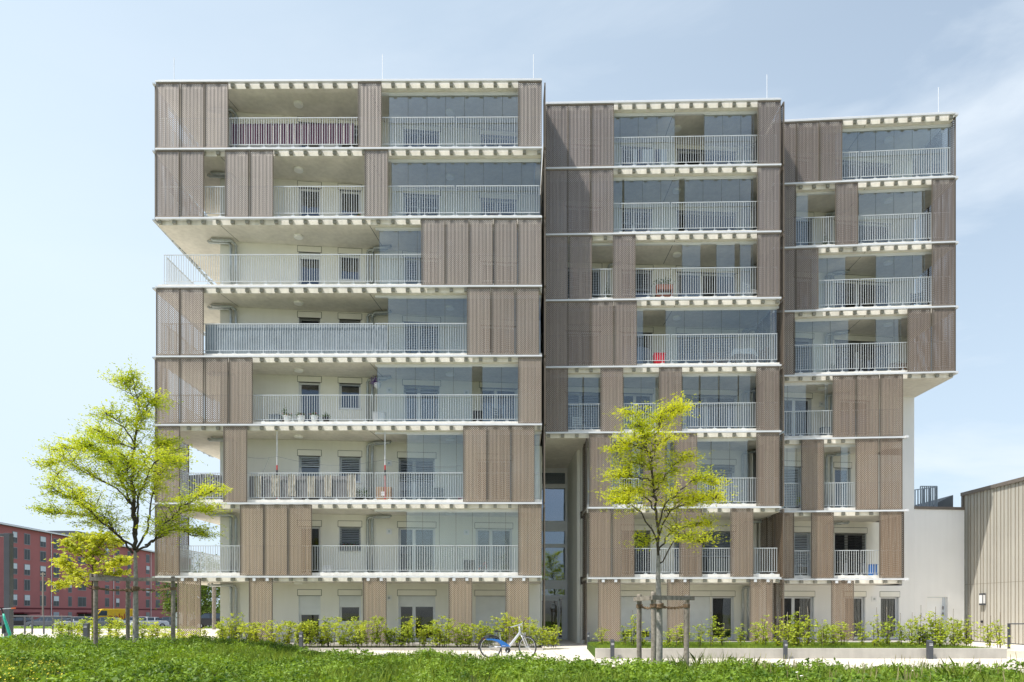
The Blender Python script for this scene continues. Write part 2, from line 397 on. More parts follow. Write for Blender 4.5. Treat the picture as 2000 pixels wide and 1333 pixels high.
# walls with openings
def wall(W, s0, s1, z0, z1, ops, m_, th=.30, name='outer_wall'):
    mb = MB(); a = s0
    for (o0, o1, y0, y1) in sorted(ops):
        if o0 > a: mb.box(a, o0, 0, th, z0, z1, W)
        if y0 > z0+.002: mb.box(o0, o1, 0, th, z0, y0, W)
        if y1 < z1-.002: mb.box(o0, o1, 0, th, y1, z1, W)
        a = o1
    if a < s1: mb.box(a, s1, 0, th, z0, z1, W)
    part(mb, name, m_)
def louvres(W, s0, s1, z0, z1, d, pitch=.075, tilt=.6):
    mb = MB(); n = int((z1-z0)/pitch); t = pitch*.42*tilt
    for k in range(n):
        z = z1-(k+.5)*pitch
        P = [W(s0, d-.03, z-t), W(s1, d-.03, z-t), W(s1, d+.03, z+t), W(s0, d+.03, z+t)]
        mb.add(P, [(0, 1, 2, 3)])
        mb.add([W(s0, d-.03, z-t-.006), W(s1, d-.03, z-t-.006), W(s1, d-.03, z-t+.006), W(s0, d-.03, z-t+.006)], [(0, 1, 2, 3)])
    mb.box(s0, s1, d-.03, d+.03, z0-.02, z0+.02, W)
    return mb
def roller(W, s0, s1, z0, z1, d):
    mb = MB(); n = max(1, int((z1-z0)/.055)); prof = []
    h = (z1-z0)/n
    for k in range(n):
        z = z0+k*h
        mb.box(s0, s1, d, d+.02, z+.006, z+h, W); mb.box(s0, s1, d+.006, d+.02, z, z+.006, W)
    return mb
def window(W, s0, s1, z0, z1, blind=None, cover=0., leaves=1, curtain=False, handle=False, open_=False, zc=None, fr='frame'):
    """frame > pane, blind or roller shutter, shutter box"""
    mb = MB(); t = .065; d0, d1 = .13, .20
    mb.box(s0, s1, d0, d1, z1-t, z1, W); mb.box(s0, s1, d0, d1, z0, z0+t+.02, W)
    xs = [s0, s1]
    if leaves == 2: c = s0+(s1-s0)*.42; xs = [s0, c, s1]
    for x in xs:
        w = t*(1.5 if x == xs[0] or x == xs[-1] else 2.2)
        a = x if x == xs[0] else (x-w if x == xs[-1] else x-w/2)
        if open_ and x == xs[-1]: w = t
        mb.box(a, a+w, d0, d1, z0+t+.02, z1-t, W)
    o = part(mb, 'window', M[fr]); wo = WORLD[o.name]
    g = MB(); g.box(s0+t*.5, s1-t*.5, .16, .168, z0+t, z1-t*.5, W); g.build('window_pane', M['wglass'], o)
    if curtain:
        c = MB(); n = 14; w = (s1-s0)*.8
        for k in range(n):
            a = s0+.1+w*k/n; c.box(a, a+w/n*.55, .32, .34, z0+.1, z1-.1, W); c.box(a+w/n*.55, a+w/n, .35, .37, z0+.1, z1-.1, W)
        c.build('curtain', M['curtain'], o)
    zc = zc or z1+.25
    bx = MB(); bx.box(s0-.03, s1+.03, -.014, -.002, z1+.02, zc, W); bx.build('shutter_box', M['boxcover'], o)
    gr = MB(); gr.box(s0-.05, s0-.03, -.006, .002, z1, zc+.02, W); gr.box(s1+.03, s1+.05, -.006, .002, z1, zc+.02, W)
    gr.box(s0-.03, s1+.03, -.006, .002, zc, zc+.02, W); gr.box(s0-.03, s1+.03, -.006, .10, z1-.001, z1+.018, W)
    gr.build('shutter_gap', M['groove'], o)
    if blind and cover > 0:
        zb = z1-(z1-z0)*cover
        if blind == 'roller': roller(W, s0+.02, s1-.02, zb, z1, .06).build('roller_shutter', M['roller'], o)
        else: louvres(W, s0+.03, s1-.03, zb, z1, .07).build('blind', M[blind], o)
    # guide rails of the blind
    gd = MB(); gd.box(s0, s0+.025, .03, .10, z0+.02, z1, W); gd.box(s1-.025, s1, .03, .10, z0+.02, z1, W); gd.build('blind_guide', M['frame'], o)
    if z0 > 0 and handle:
        sl = MB(); sl.box(s0-.02, s1+.02, -.05, .12, z0-.04, z0+.0, W); sl.build('sill', M['alu'], o)
    return o
# ---- A
specA = {0: [('blind_dark', .0, 1), ('blind', .3, 0), ('blind_dark', .8, 0), ('blind_dark', .9, 0)],
         1: [(None, 0, 0), (None, 0, 0), ('blind', .25, 1), ('blind_light', .8, 0)],
         2: [('roller', .12, 1), ('roller', .10, 1), ('blind_light', .9, 0), (None, 0, 0)],
         3: [('blind_dark', 1., 0), ('blind_dark', 1., 0), ('blind_light', 1., 0), (None, 0, 0)],
         4: [(None, 0, 0), ('blind', .06, 0), ('blind', .12, 1), (None, 0, 0)],
         5: [('blind_light', .2, 0), ('blind_light', .62, 0), ('blind', .45, 1), (None, 0, 0)],
         6: [(None, 0, 0), ('blind', .95, 0), (None, 0, 1), (None, 0, 1)],
         7: [('roller', .42, 0), ('roller', .42, 0), ('roller', .24, 0), ('roller', 1., 0)]}
for row in range(8):
    fz, cz = floorz(row), ceilz(row); base = RZ[row+1] if row < 7 else GZ
    hd = base+(2.34 if row < 6 else 2.27) if row < 7 else 2.13
    zc = min(hd+.26, cz-.02)
    px = [(583, 626), (662, 705), (788, 859) if row < 5 else (778, 850), (938, 1010) if row < 5 else (929, 1000)]
    ops = []
    for k, (a, b_) in enumerate(px):
        s0, s1 = WA.s(a), WA.s(b_)
        zb = base+1.24 if k == 1 and row < 7 else (.95 if k == 1 else fz+.02)
        ops.append((s0, s1, zb, hd))
        bl, cv, cu = specA[row][k]
        window(WA, s0, s1, zb, hd, bl, cv, 2 if k >= 2 else 1, bool(cu), handle=(k == 1), zc=zc, open_=(k == 0))
    wall(WA, 0, WA.L-.02, fz if row < 7 else 0., cz, ops, M['plaster'])
    # side and back walls of the flats
    mb = MB(); mb.box(-12.5, -12.2, 29.58, 40.6, fz if row < 7 else 0., cz); mb.box(-12.2, 1.2, 40.3, 40.6, fz if row < 7 else 0., cz)
    part(mb, 'side_wall', M['plaster'])
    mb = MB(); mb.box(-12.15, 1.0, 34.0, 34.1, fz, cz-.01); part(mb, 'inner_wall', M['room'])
# ---- B
specB = {0: [(None, 0, 0), ('blind_dark', .9, 0), ('blind_dark', .5, 0)],
         1: [('blind', .7, 0), ('blind', .3, 1), ('blind_dark', .3, 0)],
         2: [('blind_light', 1., 0), ('blind', .4, 0), (None, 0, 1)],
         3: [(None, 0, 0), (None, 0, 1), ('blind_light', 1., 0)],
         4: [('blind', .8, 0), (None, 0, 1), ('blind', .2, 1)],
         5: [None, (None, 0, 0), ('blind', .15, 1)],
         6: [None, ('blind_dark', 1., 0), ('blind', .55, 1)],
         7: [None, ('roller', .82, 0), ('roller', 1., 0), (None, 0, 1)]}
for row in range(8):
    fz, cz = floorz(row), ceilz(row); base = RZ[row+1] if row < 7 else GZ
    hd = base+(2.34 if row < 6 else 2.27) if row < 7 else 2.13
    zc = min(hd+.26, cz-.02)
    px = [(1105, 1174), (1213, 1274) if row != 6 else (1213, 1271), (1322, 1440) if row < 5 else ((1316, 1436) if row < 7 else (1335, 1387))]
    if row == 7: px.append((1390, 1434))
    if row == 4: px[1] = (1216, 1275); px[2] = (1336, 1440)
    ops = []
    for k, (a, b_) in enumerate(px):
        if row >= 5 and k == 0: continue
        s0, s1 = WB.s(a), WB.s(b_); zb = fz+.02
        if row == 7 and k == 1: zb = fz+.05
        ops.append((s0, s1, zb, hd)); bl, cv, cu = specB[row][k]
        window(WB, s0, s1, zb, hd, bl, cv, 2 if k < 2 or row < 7 else 1, bool(cu), zc=zc)
    st = 0 if row < 5 else (3.16-1.5)
    z0 = fz if row < 7 else 0.
    wall(WB, st, WB.L-.02, z0, cz, ops, M['plaster'])
    mb = MB(); xl = 1.5 if row < 5 else 3.16
    mb.box(xl, 11.3, 40.3, 40.6, z0, cz)
    if row < 5: mb.box(1.5, 1.7, 31.25, 40.3, z0, cz)
    mb.box(11.2, 11.34, 31.9, 40.3, z0, cz)
    part(mb, 'side_wall', M['plaster'])
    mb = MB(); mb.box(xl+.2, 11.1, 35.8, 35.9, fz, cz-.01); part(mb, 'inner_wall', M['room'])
# ---- C
specC = {0: [(None, 0, 0), ('blind_dark', .4, 0)], 1: [('blind', 1., 0), (None, 0, 0)], 2: [(None, 0, 0), (None, 0, 0)],
         3: [('blind', .9, 0), ('blind_dark', .2, 0)], 4: [(None, 0, 1), (None, 0, 0)], 5: [('blind_light', 1., 0), (None, 0, 0)],
         6: [('blind_light', .75, 0), ('blind_dark', .65, 0)], 7: [(None, 0, 1), (None, 0, 1), (None, 0, 1)]}
XW = 19.15
for row in range(8):
    fz, cz = floorz(row), ceilz(row); base = RZ[row+1] if row < 7 else GZ
    hd = base+(2.34 if row < 6 else 2.27) if row < 7 else 2.13
    zc = min(hd+.26, cz-.02)
    if row < 4: px = [(1551, 1588), (1630, 1742)]
    elif row == 4: px = [(1530, 1585), (1640, 1700)]
    elif row == 5: px = [(1530, 1566), (1630, 1662)]
    elif row == 6: px = [(1551, 1584), (1630, 1692)]
    else: px = [(1524, 1590), (1650, 1690), (1720, 1756)]
    ops = []
    for k, (a, b_) in enumerate(px):
        s0, s1 = WC.s(a), WC.s(b_); ops.append((s0, s1, fz+.02, hd)); bl, cv, cu = specC[row][k]
        window(WC, s0, s1, fz+.02, hd, bl, cv, 2 if b_-a > 45 else 1, bool(cu), zc=zc)
    z0 = fz if row < 7 else 0.
    s_end = WC.s(1762) if row >= 4 else WC.L
    wall(WC, 0, s_end, z0, cz, ops, M['plaster'] if row < 7 else M['white_plaster'])
    mb = MB(); mb.box(11.5, 19.05, 40.3, 40.6, z0, cz); mb.box(11.46, 11.6, 31.95, 40.3, z0, cz)
    if row < 4: mb.box(18.95, 19.1, 32.85, 40.3, z0, cz)
    part(mb, 'side_wall', M['plaster'])
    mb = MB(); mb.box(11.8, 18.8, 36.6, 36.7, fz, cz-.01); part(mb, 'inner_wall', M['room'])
# tall white end wall and the low annex wall with a recessed door
se = WC.s(1762)
DS0, DS1 = WC.s(1811), WC.s(1851)
mb = MB(); mb.box(se, WC.L, .003, .30, 0, RZ[4]-H, WC); mb.box(WC.L-.3, WC.L, .30, 8, 0, RZ[4]-H, WC); part(mb, 'outer_wall', M['white_plaster'])
annex = thing('annex_building', 'low white rendered annex with recessed white door between the flats and the brown clad hall', 'building', (20.2, 33, 0))
mb = MB(); ZT = 6.33; XA1 = WC.s(1883.5)
mb.box(WC.L+.002, DS0, .0, .3, 0, ZT, WC); mb.box(DS1, XA1, .0, .3, 0, ZT, WC); mb.box(DS0, DS1, .0, .3, 2.15, ZT, WC)
mb.box(WC.L+.002, XA1, .3, 7, 5.9, 6.1, WC); mb.box(DS0-.2, DS1+.2, .5, .6, 0, 2.3, WC)
mb.build('wall', M['white_plaster'], annex)
mb = MB(); mb.box(WC.L+.002, XA1, -.05, .38, ZT+.002, ZT+.13, WC); mb.build('parapet_cap', M['clad_trim'], annex)
mb = MB(); mb.box(DS0+.03, DS1-.12, .20, .25, .1, 2.12, WC); dr = mb.build('door', M['door_white'], annex)
mb = MB(); mb.box(DS0, DS0+.03, .17, .27, .0, 2.15, WC); mb.box(DS1-.12, DS1, .17, .27, 0, 2.15, WC); mb.box(DS0+.03, DS1-.12, .17, .27, 2.12, 2.149, WC); mb.build('door_reveal_shade', M['blind_light'], annex)  # grey-blue strips paint in the shade of the door reveal
mb = MB()
for z in (1.55, 1.25, .35): mb.box(DS1-.15, DS1-.10, .12, .168, z, z+.16, WC)
mb.build('hinge', M['frame_dark'], dr)

# perforated sliding screens
def panel_mesh(w, h, side='panel'):
    mb = MB(); n = 12; e = .03
    for i in range(n):                          # folded sheet
        x0 = e+(w-2*e)*i/n; x1 = e+(w-2*e)*(i+1)/n
        y0 = .021 if i % 2 == 0 else .027; y1 = .027 if i % 2 == 0 else .021
        xm0 = x0+(x1-x0)*.5
        mb.add([(x0, y0, e), (xm0, y0, e), (xm0, y0, h-e), (x0, y0, h-e)], [(0, 1, 2, 3)])
        mb.add([(xm0, y0, e), (x1, y1, e), (x1, y1, h-e), (xm0, y0, h-e)], [(0, 1, 2, 3)])
    for a in ((e, w-e, 0, .05, 0, e), (e, w-e, 0, .05, h-e, h)): mb.box(*a, mi=1)
    for a in ((0, e, 0, .05, 0, h), (w-e, w, 0, .05, 0, h)): mb.box(*a, mi=2)
    me = bpy.data.meshes.new('sliding_screen'); me.from_pydata(mb.v, [], mb.f)
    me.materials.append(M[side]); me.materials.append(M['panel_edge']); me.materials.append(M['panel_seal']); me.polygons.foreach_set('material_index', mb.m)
    return me
def rowspan(row):
    z1 = RZ[row]-.055
    z0 = RZ[row+1]+.06 if row < 7 else GZ+.03
    return z0, z1
PW = .957
PM = {}
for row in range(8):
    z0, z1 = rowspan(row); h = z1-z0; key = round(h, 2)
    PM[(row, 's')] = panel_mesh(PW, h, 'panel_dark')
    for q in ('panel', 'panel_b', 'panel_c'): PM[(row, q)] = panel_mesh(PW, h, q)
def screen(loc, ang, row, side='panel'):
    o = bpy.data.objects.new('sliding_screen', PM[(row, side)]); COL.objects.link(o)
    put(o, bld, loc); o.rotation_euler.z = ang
PA = {0: [304.5, 352.2, 399.4, 699, 1012], 1: [304, 351.7, 439.3, 487.3, 711.8], 2: [822.8, 869.5, 916.5, 964.2, 1011.7], 3: [304.5, 351.2, 912, 959, 1006.7],
      4: [304, 351.4, 399, 446.8, 1012], 5: [305, 436, 904.5, 951, 998], 6: [304.5, 468.5, 515.6, 562.8, 1012], 7: [346, 486, 708.7, 876, 987]}
PB = {0: [1065.5, 1109.5, 1155, 1480.3], 1: [1065.5, 1108.8, 1154, 1479.3], 2: [1065.5, 1112, 1197, 1479], 3: [1065.5, 1109, 1154, 1199.5],
      4: [1065.5, 1173, 1287.5, 1477.8], 5: [1150.8, 1256, 1317.3, 1477.8], 6: [1149.5, 1195, 1327, 1427], 7: [1168, 1303, 1465]}
PC = {0: [1556.5, 1601.3], 1: [1632, 1820.5], 2: [1555, 1821], 3: [1773.4, 1821], 4: [1627, 1673, 1719.5], 5: [1565.5, 1671.7, 1718.5], 6: [1584.8, 1718], 7: [1624]}
PCe = {0: 1555.7, 1: 1554.4, 2: 1554.2, 3: 1552, 6: 1551}      # screens that slide in behind block B
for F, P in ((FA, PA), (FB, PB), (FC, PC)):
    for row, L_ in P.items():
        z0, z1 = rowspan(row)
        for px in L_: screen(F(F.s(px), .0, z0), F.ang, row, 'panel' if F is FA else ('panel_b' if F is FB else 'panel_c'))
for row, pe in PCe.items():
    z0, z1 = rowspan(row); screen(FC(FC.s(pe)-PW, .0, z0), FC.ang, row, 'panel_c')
# screens on the flanks
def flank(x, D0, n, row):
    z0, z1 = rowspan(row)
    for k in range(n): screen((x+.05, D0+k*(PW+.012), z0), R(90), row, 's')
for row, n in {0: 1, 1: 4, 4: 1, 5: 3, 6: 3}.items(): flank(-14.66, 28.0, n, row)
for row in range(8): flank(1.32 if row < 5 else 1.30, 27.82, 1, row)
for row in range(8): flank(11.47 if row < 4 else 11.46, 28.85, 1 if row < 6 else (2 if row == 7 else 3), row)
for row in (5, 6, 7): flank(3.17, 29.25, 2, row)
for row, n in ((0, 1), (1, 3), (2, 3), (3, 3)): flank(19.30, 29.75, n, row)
for row in (0, 1, 2, 3, 4): flank(11.34, 30.9, 1, row) if False else None
flank(FC.xy(FC.s(1765), 0)[0]+.03, 29.85, 2, 6)

# side tracks carrying the flank screens
for z in RZ:
    mb = MB(); mb.box(-14.72, -14.62, 27.92, 33.5, z-.03, z+.03)
    for k in range(9): mb.box(-14.62, -14.37, 28.2+k*.585, 28.26+k*.585, z-.12, z-.052)
    part(mb, 'panel_track', M['duct'])
for i, z in enumerate(RZ):
    x = FC.xy(FC.L if i <= 4 else FC.s(1765), 0)[0]
    mb = MB(); mb.box(x+.03, x+.15, 29.62, 32.9 if i <= 4 else 32.0, z-.05, z+.05); part(mb, 'panel_track', M['alu'])
# railings
def railing(F, s0, s1, row, d=.24, returns=None, step=.1):
    b0, t0 = (.34, 1.44) if row < 4 else (.29, 1.30)
    z = RZ[row+1]; mb = MB(); brk = []
    n = int((s1-s0)/step); w = .0076
    mb.box(s0, s1, d-.014, d+.014, z+t0-.03, z+t0, F); mb.box(s0, s1, d-.010, d+.010, z+b0-.02, z+b0, F)
    for k in range(n+1):
        a = s0+.02+(s1-s0-.04)*k/n; post = k % 6 == 0; ww = w*1.35 if post else w
        mb.box(a-ww, a+ww, d-.011, d+.011, z+(H if post else b0), z+t0-.03, F)
        if post: mb.box(a-.075, a+.075, d-.05, d+.04, z+H, z+H+.03, F)
    part(mb, 'railing', M['rail'])
for row in range(7):
    s_g = FA.s(728) if row in (2, 3, 4) else FA.s(890)
    sl = .12 if row != 2 else FA.s(314)
    railing(FA, sl, FA.s(728 if row in (2, 3, 4, 5) else 888)-.03, row); railing(FA, FA.s(728 if row in (2, 3, 4, 5) else 888)+.03, FA.L-.1, row)
    gB = FB.s(1312); b0 = .12 if row < 5 else FB.s(1150)
    railing(FB, b0, gB-.03, row); railing(FB, gB+.03, FB.L-.08, row)
    cE = FC.L if row < 4 else FC.s(1765)
    railing(FC, .1, FC.s(1684)-.03, row); railing(FC, FC.s(1684)+.03, cE-.08, row)
    # left flank of block A
    G = Frame((-14.30, 28.1), (-14.18, 34.5)); railing(G, .15, G.L, row, d=-.0)

# balcony glazing: head track > glass sheets
def glazing(F, t0, t1, panes, row, d=.42):
    z1 = ceilz(row); z0 = floorz(row)
    mb = MB(); mb.box(F.s(t0, d), F.s(t1, d), d-.05, d+.05, z1-.09, z1-.002, F)
    mb.box(F.s(t0, d), F.s(t1, d), d-.03, d+.03, z0+.002, z0+.03, F)
    for (a, b_) in panes: mb.box(F.s(a, d), F.s(b_, d), d-.025, d+.03, z1-.13, z1-.092, F)
    o = part(mb, 'balcony_glazing', M['frame'])
    for (a, b_) in panes:
        g = MB(); g.box(F.s(a, d)+.007, F.s(b_, d)-.007, d-.004, d+.004, z0+.04, z1-.12, F)
        g.box(F.s(a, d)-.003, F.s(a, d)+.006, d-.006, d+.006, z0+.04, z1-.12, F, 1)
        g.build('glass_sheet', [M['bglass'], M['groove']], o)
def seq(*x): return [(x[i], x[i+1]) for i in range(len(x)-1)]
glazing(FA, 745, 1013, seq(760, 797, 834, 870.5, 907.5, 944.5, 981.5, 1013), 0)
glazing(FA, 757, 1057, seq(765, 797, 834, 870.5, 907.5, 944.5, 981.5, 1018.5, 1055.5), 1)
glazing(FA, 734, 1057, seq(741, 778, 815, 852, 889, 926, 963, 1000, 1037, 1056), 2)
glazing(FA, 733, 1057, seq(758, 795, 832, 869, 906, 943, 980, 1017, 1056), 3)
glazing(FA, 733, 1057, seq(737, 773.5, 811, 848, 885.5, 922)+seq(942, 979.5, 1017, 1054), 4)
glazing(FA, 733, 1057, seq(795, 827, 859.5, 891.5, 924, 956, 988, 1020, 1054), 5)
glazing(FA, 732, 1057, seq(794, 825.5, 858, 890.5, 922.5, 955, 987.5, 1020, 1054), 6)
glazing(FB, 1075, 1480, seq(1075, 1103, 1139, 1175, 1211, 1246.5, 1283, 1318)+seq(1375.5, 1411.5, 1447, 1473), 0)
glazing(FB, 1075, 1480, seq(1075, 1110, 1145, 1180, 1215.5)+seq(1219, 1254.5, 1290.5, 1326)+seq(1337, 1373, 1409, 1444.5, 1471), 1)
glazing(FB, 1075, 1480, seq(1105, 1119)+seq(1332, 1368)+seq(1399, 1435)+seq(1445, 1471), 2)
glazing(FB, 1110, 1521, seq(1220, 1256)+seq(1300, 1336.5, 1372.5, 1409, 1444.5, 1480, 1517), 3)
glazing(FB, 1075, 1480, seq(1080, 1108, 1138)+seq(1140, 1172)+seq(1218, 1252, 1286)+seq(1333, 1365)+seq(1368, 1403)+seq(1405, 1441)+seq(1443, 1475), 4)
glazing(FB, 1160, 1480, seq(1165, 1197)+seq(1234, 1252, 1280)+seq(1302, 1330, 1355, 1388)+seq(1389, 1425, 1460), 5)
glazing(FC, 1550, 1860, seq(1610, 1643, 1675, 1710, 1746, 1781.5, 1817, 1856), 0)
glazing(FC, 1555, 1830, seq(1555, 1578)+seq(1677, 1710, 1745.5, 1782, 1806), 1)
glazing(FC, 1555, 1830, seq(1583, 1615.5, 1651)+seq(1710.5, 1746, 1782, 1806), 2)
glazing(FC, 1552, 1800, seq(1553, 1587, 1621.5, 1657)+seq(1710.5, 1746, 1760), 3)
glazing(FC, 1522, 1640, seq(1525, 1538, 1574)+seq(1611, 1617), 4)
glazing(FC, 1522, 1680, seq(1526, 1537, 1556, 1565)+seq(1642, 1661), 5)
# glass returns on the flanks
def flankglass(x, D0, D1, row):
    z1 = ceilz(row); z0 = floorz(row); mb = MB(); n = max(1, round((D1-D0)/.8))
    mb.box(x-.03, x+.03, D0, D1, z1-.1, z1-.002); mb.box(x-.02, x+.02, D0, D1, z0+.002, z0+.03)
    o = part(mb, 'balcony_glazing', M['frame'])
    for k in range(n): g = MB(); g.box(x-.004, x+.004, D0+(D1-D0)*k/n+.006, D0+(D1-D0)*(k+1)/n-.006, z0+.04, z1-.102); g.build('glass_sheet', M['bglass'], o)
for row in (3,): flankglass(11.12, 29.4, 31.4, row)
for row in (0,): flankglass(18.95, 30.15, 32.3, row)
for row in (1, 2, 3, 4, 5): flankglass(.96, 28.3, 30.4, row)
# privacy return screens of dark sheet at the block ends
for row in (0, 1, 2, 4, 5):
    mb = MB(); mb.box(11.10, 11.14, 30.2, 31.45, floorz(row)+.01, ceilz(row)-.01); part(mb, 'partition', M['frame_dark'])

# ceiling lamps, ceiling joints
for F, px, dd in ((FA, 583, 1.0), (FA, 879, 1.5), (FB, 1322, 1.35), (FC, 1735, 1.2)):
    for row in range(8):
        if F is FC and row >= 4 and row != 4: continue
        if F is FB and row > 5: continue
        if F is FC and row == 4: p = FC(FC.s(1606, dd), dd, 0)
        else: p = F(F.s(px, dd), dd, 0)
        if row == 7 and px == 879: continue
        mb = MB(); z = ceilz(row)
        mb.lathe([(.15, -.085), (.185, -.07), (.195, -.04), (.195, -.003)], (p[0], p[1], z), 24); part(mb, 'ceiling_lamp', M['lamp'], smooth=False)
for F, px0, px1, dd in ((FA, 722, 741, 2.1), (FB, 1318, 1290, 2.2), (FC, 1690, 1665, 2.0), (FA, 432, 426, 1.4)):
    for row in range(7):
        if F is FC and row >= 4: continue
        if F is FB and row > 5: continue
        a = F(F.s(px0, .25), .25, 0); z = ceilz(row)
        b_ = F(F.s(px0, .25)+(.25 if F is FA else -.1), dd, 0)
        mb = MB(); mb.add([(a[0]-.012, a[1], z-.003), (a[0]+.012, a[1], z-.003), (b_[0]+.012, b_[1], z-.003), (b_[0]-.012, b_[1], z-.003)], [(0, 1, 2, 3)])
        part(mb, 'ceiling_joint', M['groove'])
# ventilation ducts: pair of vertical tubes bending under the ceiling
def ducts(W, pxs, side, ln, row, d=.15, r=.058):
    z1 = ceilz(row); z0 = floorz(row) if row < 7 else .0
    for k, px in enumerate(pxs):
        x, y, _ = W(W.s(px, -d-.0), -d-.0, 0); zt = z1-.14-.14*(k if side < 0 else (1-k))*0-.0
        zt = z1-.12; yy = y-(.0 if k == 0 else .19)
        L_ = ln
        pts = [(x, y, z0), (x, y, zt-.12), (x+side*.04, y-(0 if k else .0), zt-.03), (x+side*.14, yy, zt)]
        pts += [(x+side*(.14+L_), yy-.05, zt), (x+side*(.2+L_), yy-.02, zt+.06)]
        mb = MB(); mb.tube(pts, r, 10)
        for zz in (z0+.4, z0+1.6, zt-.15): mb.tube([(x, y, zz), (x, y, zz+.035)], r*1.12, 10)
        mb.tube([(x+side*(.5), yy-.02, zt), (x+side*.53, yy-.02, zt)], r*1.12, 10)
        part(mb, 'ventilation_duct', M['duct'], smooth=True)
for row in range(8):
    ducts(WA, (451, 461), -1, .75, row)
    if 2 <= row <= 6: ducts(WA, (718, 727), 1, .65, row)
for row in range(8): ducts(WB, (1451, 1461), 1, .3, row)
ducts(WB, (1189,), 1, .3, 2)
for row in range(7): ducts(WC, (1614, 1624), 1, .5, row)
# air vents
for row in range(8):
    for W, px in ((WA, 760), (WA, 911 if row in (4, 6) else 0), (WC, 1604 if row == 4 else (1707 if row == 7 else 0))):
        if not px or (W is WA and row < 4): continue
        zc = (RZ[row+1] if row < 7 else GZ)+(2.1 if row < 7 else 1.9); a = W.s(px)
        mb = MB(); mb.box(a-.12, a+.12, -.03, -.001, zc-.12, zc+.12, W); mb.box(a-.05, a+.05, -.036, -.03, zc-.05, zc+.05, W, 1)
        part(mb, 'air_vent', [M['white'], M['duct']])

# stairwell glazing in the entrance recess
YE = 35.3
mb = MB(); x0, x1 = 1.35, 2.86
bars = [(8.63, 8.87), (7.83, 8.05), (5.60, 6.14), (4.76, 4.95), (2.62, 3.07), (2.12, 2.30), (0, .12)]
for a, b_ in bars: mb.box(x0, x1, YE-.06, YE+.06, a, b_)
for a, b_ in zip(bars[1:], bars[:-1]): mb.box(2.74, x1, YE-.05, YE+.05, a[1], b_[0]); mb.box(x0, x0+.06, YE-.05, YE+.05, a[1], b_[0])
sg = part(mb, 'stairwell_glazing', M['frame'])
mb = MB(); mb.box(x0+.06, 2.74, YE-.004, YE+.004, 2.3, 8.63); mb.build('stairwell_pane', M['stair_glass'], sg)
mb = MB(); mb.box(1.42, 2.42, YE-.04, YE+.03, .12, .22); mb.box(1.42, 2.42, YE-.04, YE+.03, 2.02, 2.12); mb.box(1.42, 1.52, YE-.04, YE+.03, .22, 2.02); mb.box(2.34, 2.46, YE-.04, YE+.03, .22, 2.02)
mb.box(2.58, 2.74, YE-.04, YE+.03, .12, 2.12)
ed = part(mb, 'entrance_door', M['frame'])
mb = MB(); mb.box(1.52, 2.34, YE-.004, YE+.004, .22, 2.02); mb.box(2.46, 2.58, YE-.004, YE+.004, .12, 2.12); mb.build('door_pane', M['wglass'], ed)
mb = MB(); mb.tube([(2.40, YE-.09, .9), (2.40, YE-.09, 1.7)], .016, 8); mb.build('door_handle', M['duct'], ed)
nt_ = MB(); nt_.box(2.02, 2.20, YE-.012, YE-.008, 1.62, 1.88); nt_.box(2.04, 2.18, YE-.0135, YE-.012, 1.80, 1.83, None, 1); nt_.box(2.04, 2.18, YE-.0135, YE-.012, 1.74, 1.76, None, 1); nt_.box(2.04, 2.15, YE-.0135, YE-.012, 1.68, 1.70, None, 1)
part(nt_, 'door_notice', [M['white'], M['cloth_dgrey']])
mb = MB(); mb.box(1.32, 3.1, 38.2, 38.3, 0, 8.87); part(mb, 'inner_wall', M['room'])
mb = MB(); mb.prism([(2.86, 35.36), (2.99, 31.3), (3.13, 31.3), (3.13, 40)], 0, RZ[5]-H); part(mb, 'passage_wall', M['plaster'])
mb = MB(); mb.box(1.30, 1.34, 30.65, 40, 0, RZ[5]-H); part(mb, 'passage_wall', M['plaster'])

# lightning rods
def rodzone(px, top, D):
    x = (px-1000)*D/F_PX; zt = EYE+(1197-top)*D/F_PX
    mb = MB(); mb.tube([(x, D, RZ[0]+H), (x, D, zt)], .014, 6); mb.box(x-.09, x+.09, D-.09, D+.09, RZ[0]+H, RZ[0]+H+.1); part(mb, 'lightning_rod', M['alu'])
for px, top, D in ((340, 113, 28.8), (747, 107, 28.8), (1042, 107, 28.8), (1498, 146, 29.8), (1833, 171, 30.4)): rodzone(px, top, D)
# roof guard cable dots, slab brackets of ground-floor screens
for F, P in ((FA, PA[7]), (FB, PB[7]), (FC, PC[7])):
    for px in P:
        a = F.s(px); mb = MB()
        for o_ in (.22, .75): mb.box(a+o_-.06, a+o_+.06, -.02, .09, RZ[7]-.17, RZ[7]-.05, F)
        part(mb, 'screen_hanger', M['alu'])
        mb = MB()
        for o_ in (.15, .8): mb.box(a+o_-.07, a+o_+.07, -.02, .12, 0, GZ+.03, F)
        part(mb, 'screen_footing', M['kerb'])
# roof terrace railing on the annex
mb = MB()
def slatrail(mb, p, q, z0, z1, n):
    for k in range(n+1):
        t = k/n; x = p[0]+(q[0]-p[0])*t; y = p[1]+(q[1]-p[1])*t; mb.box(x-.02, x+.02, y-.02, y+.02, z0, z1)
    mb.tube([(p[0], p[1], z1), (q[0], q[1], z1)], .022, 6)
slatrail(mb, (19.6, 34.4), (20.55, 33.1), ZT, ZT+1.16, 12); slatrail(mb, (19.75, 33.0), (20.55, 33.0), ZT, ZT+1.18, 8); 
o = mb.build('roof_railing', M['cloth_grey'], annex)

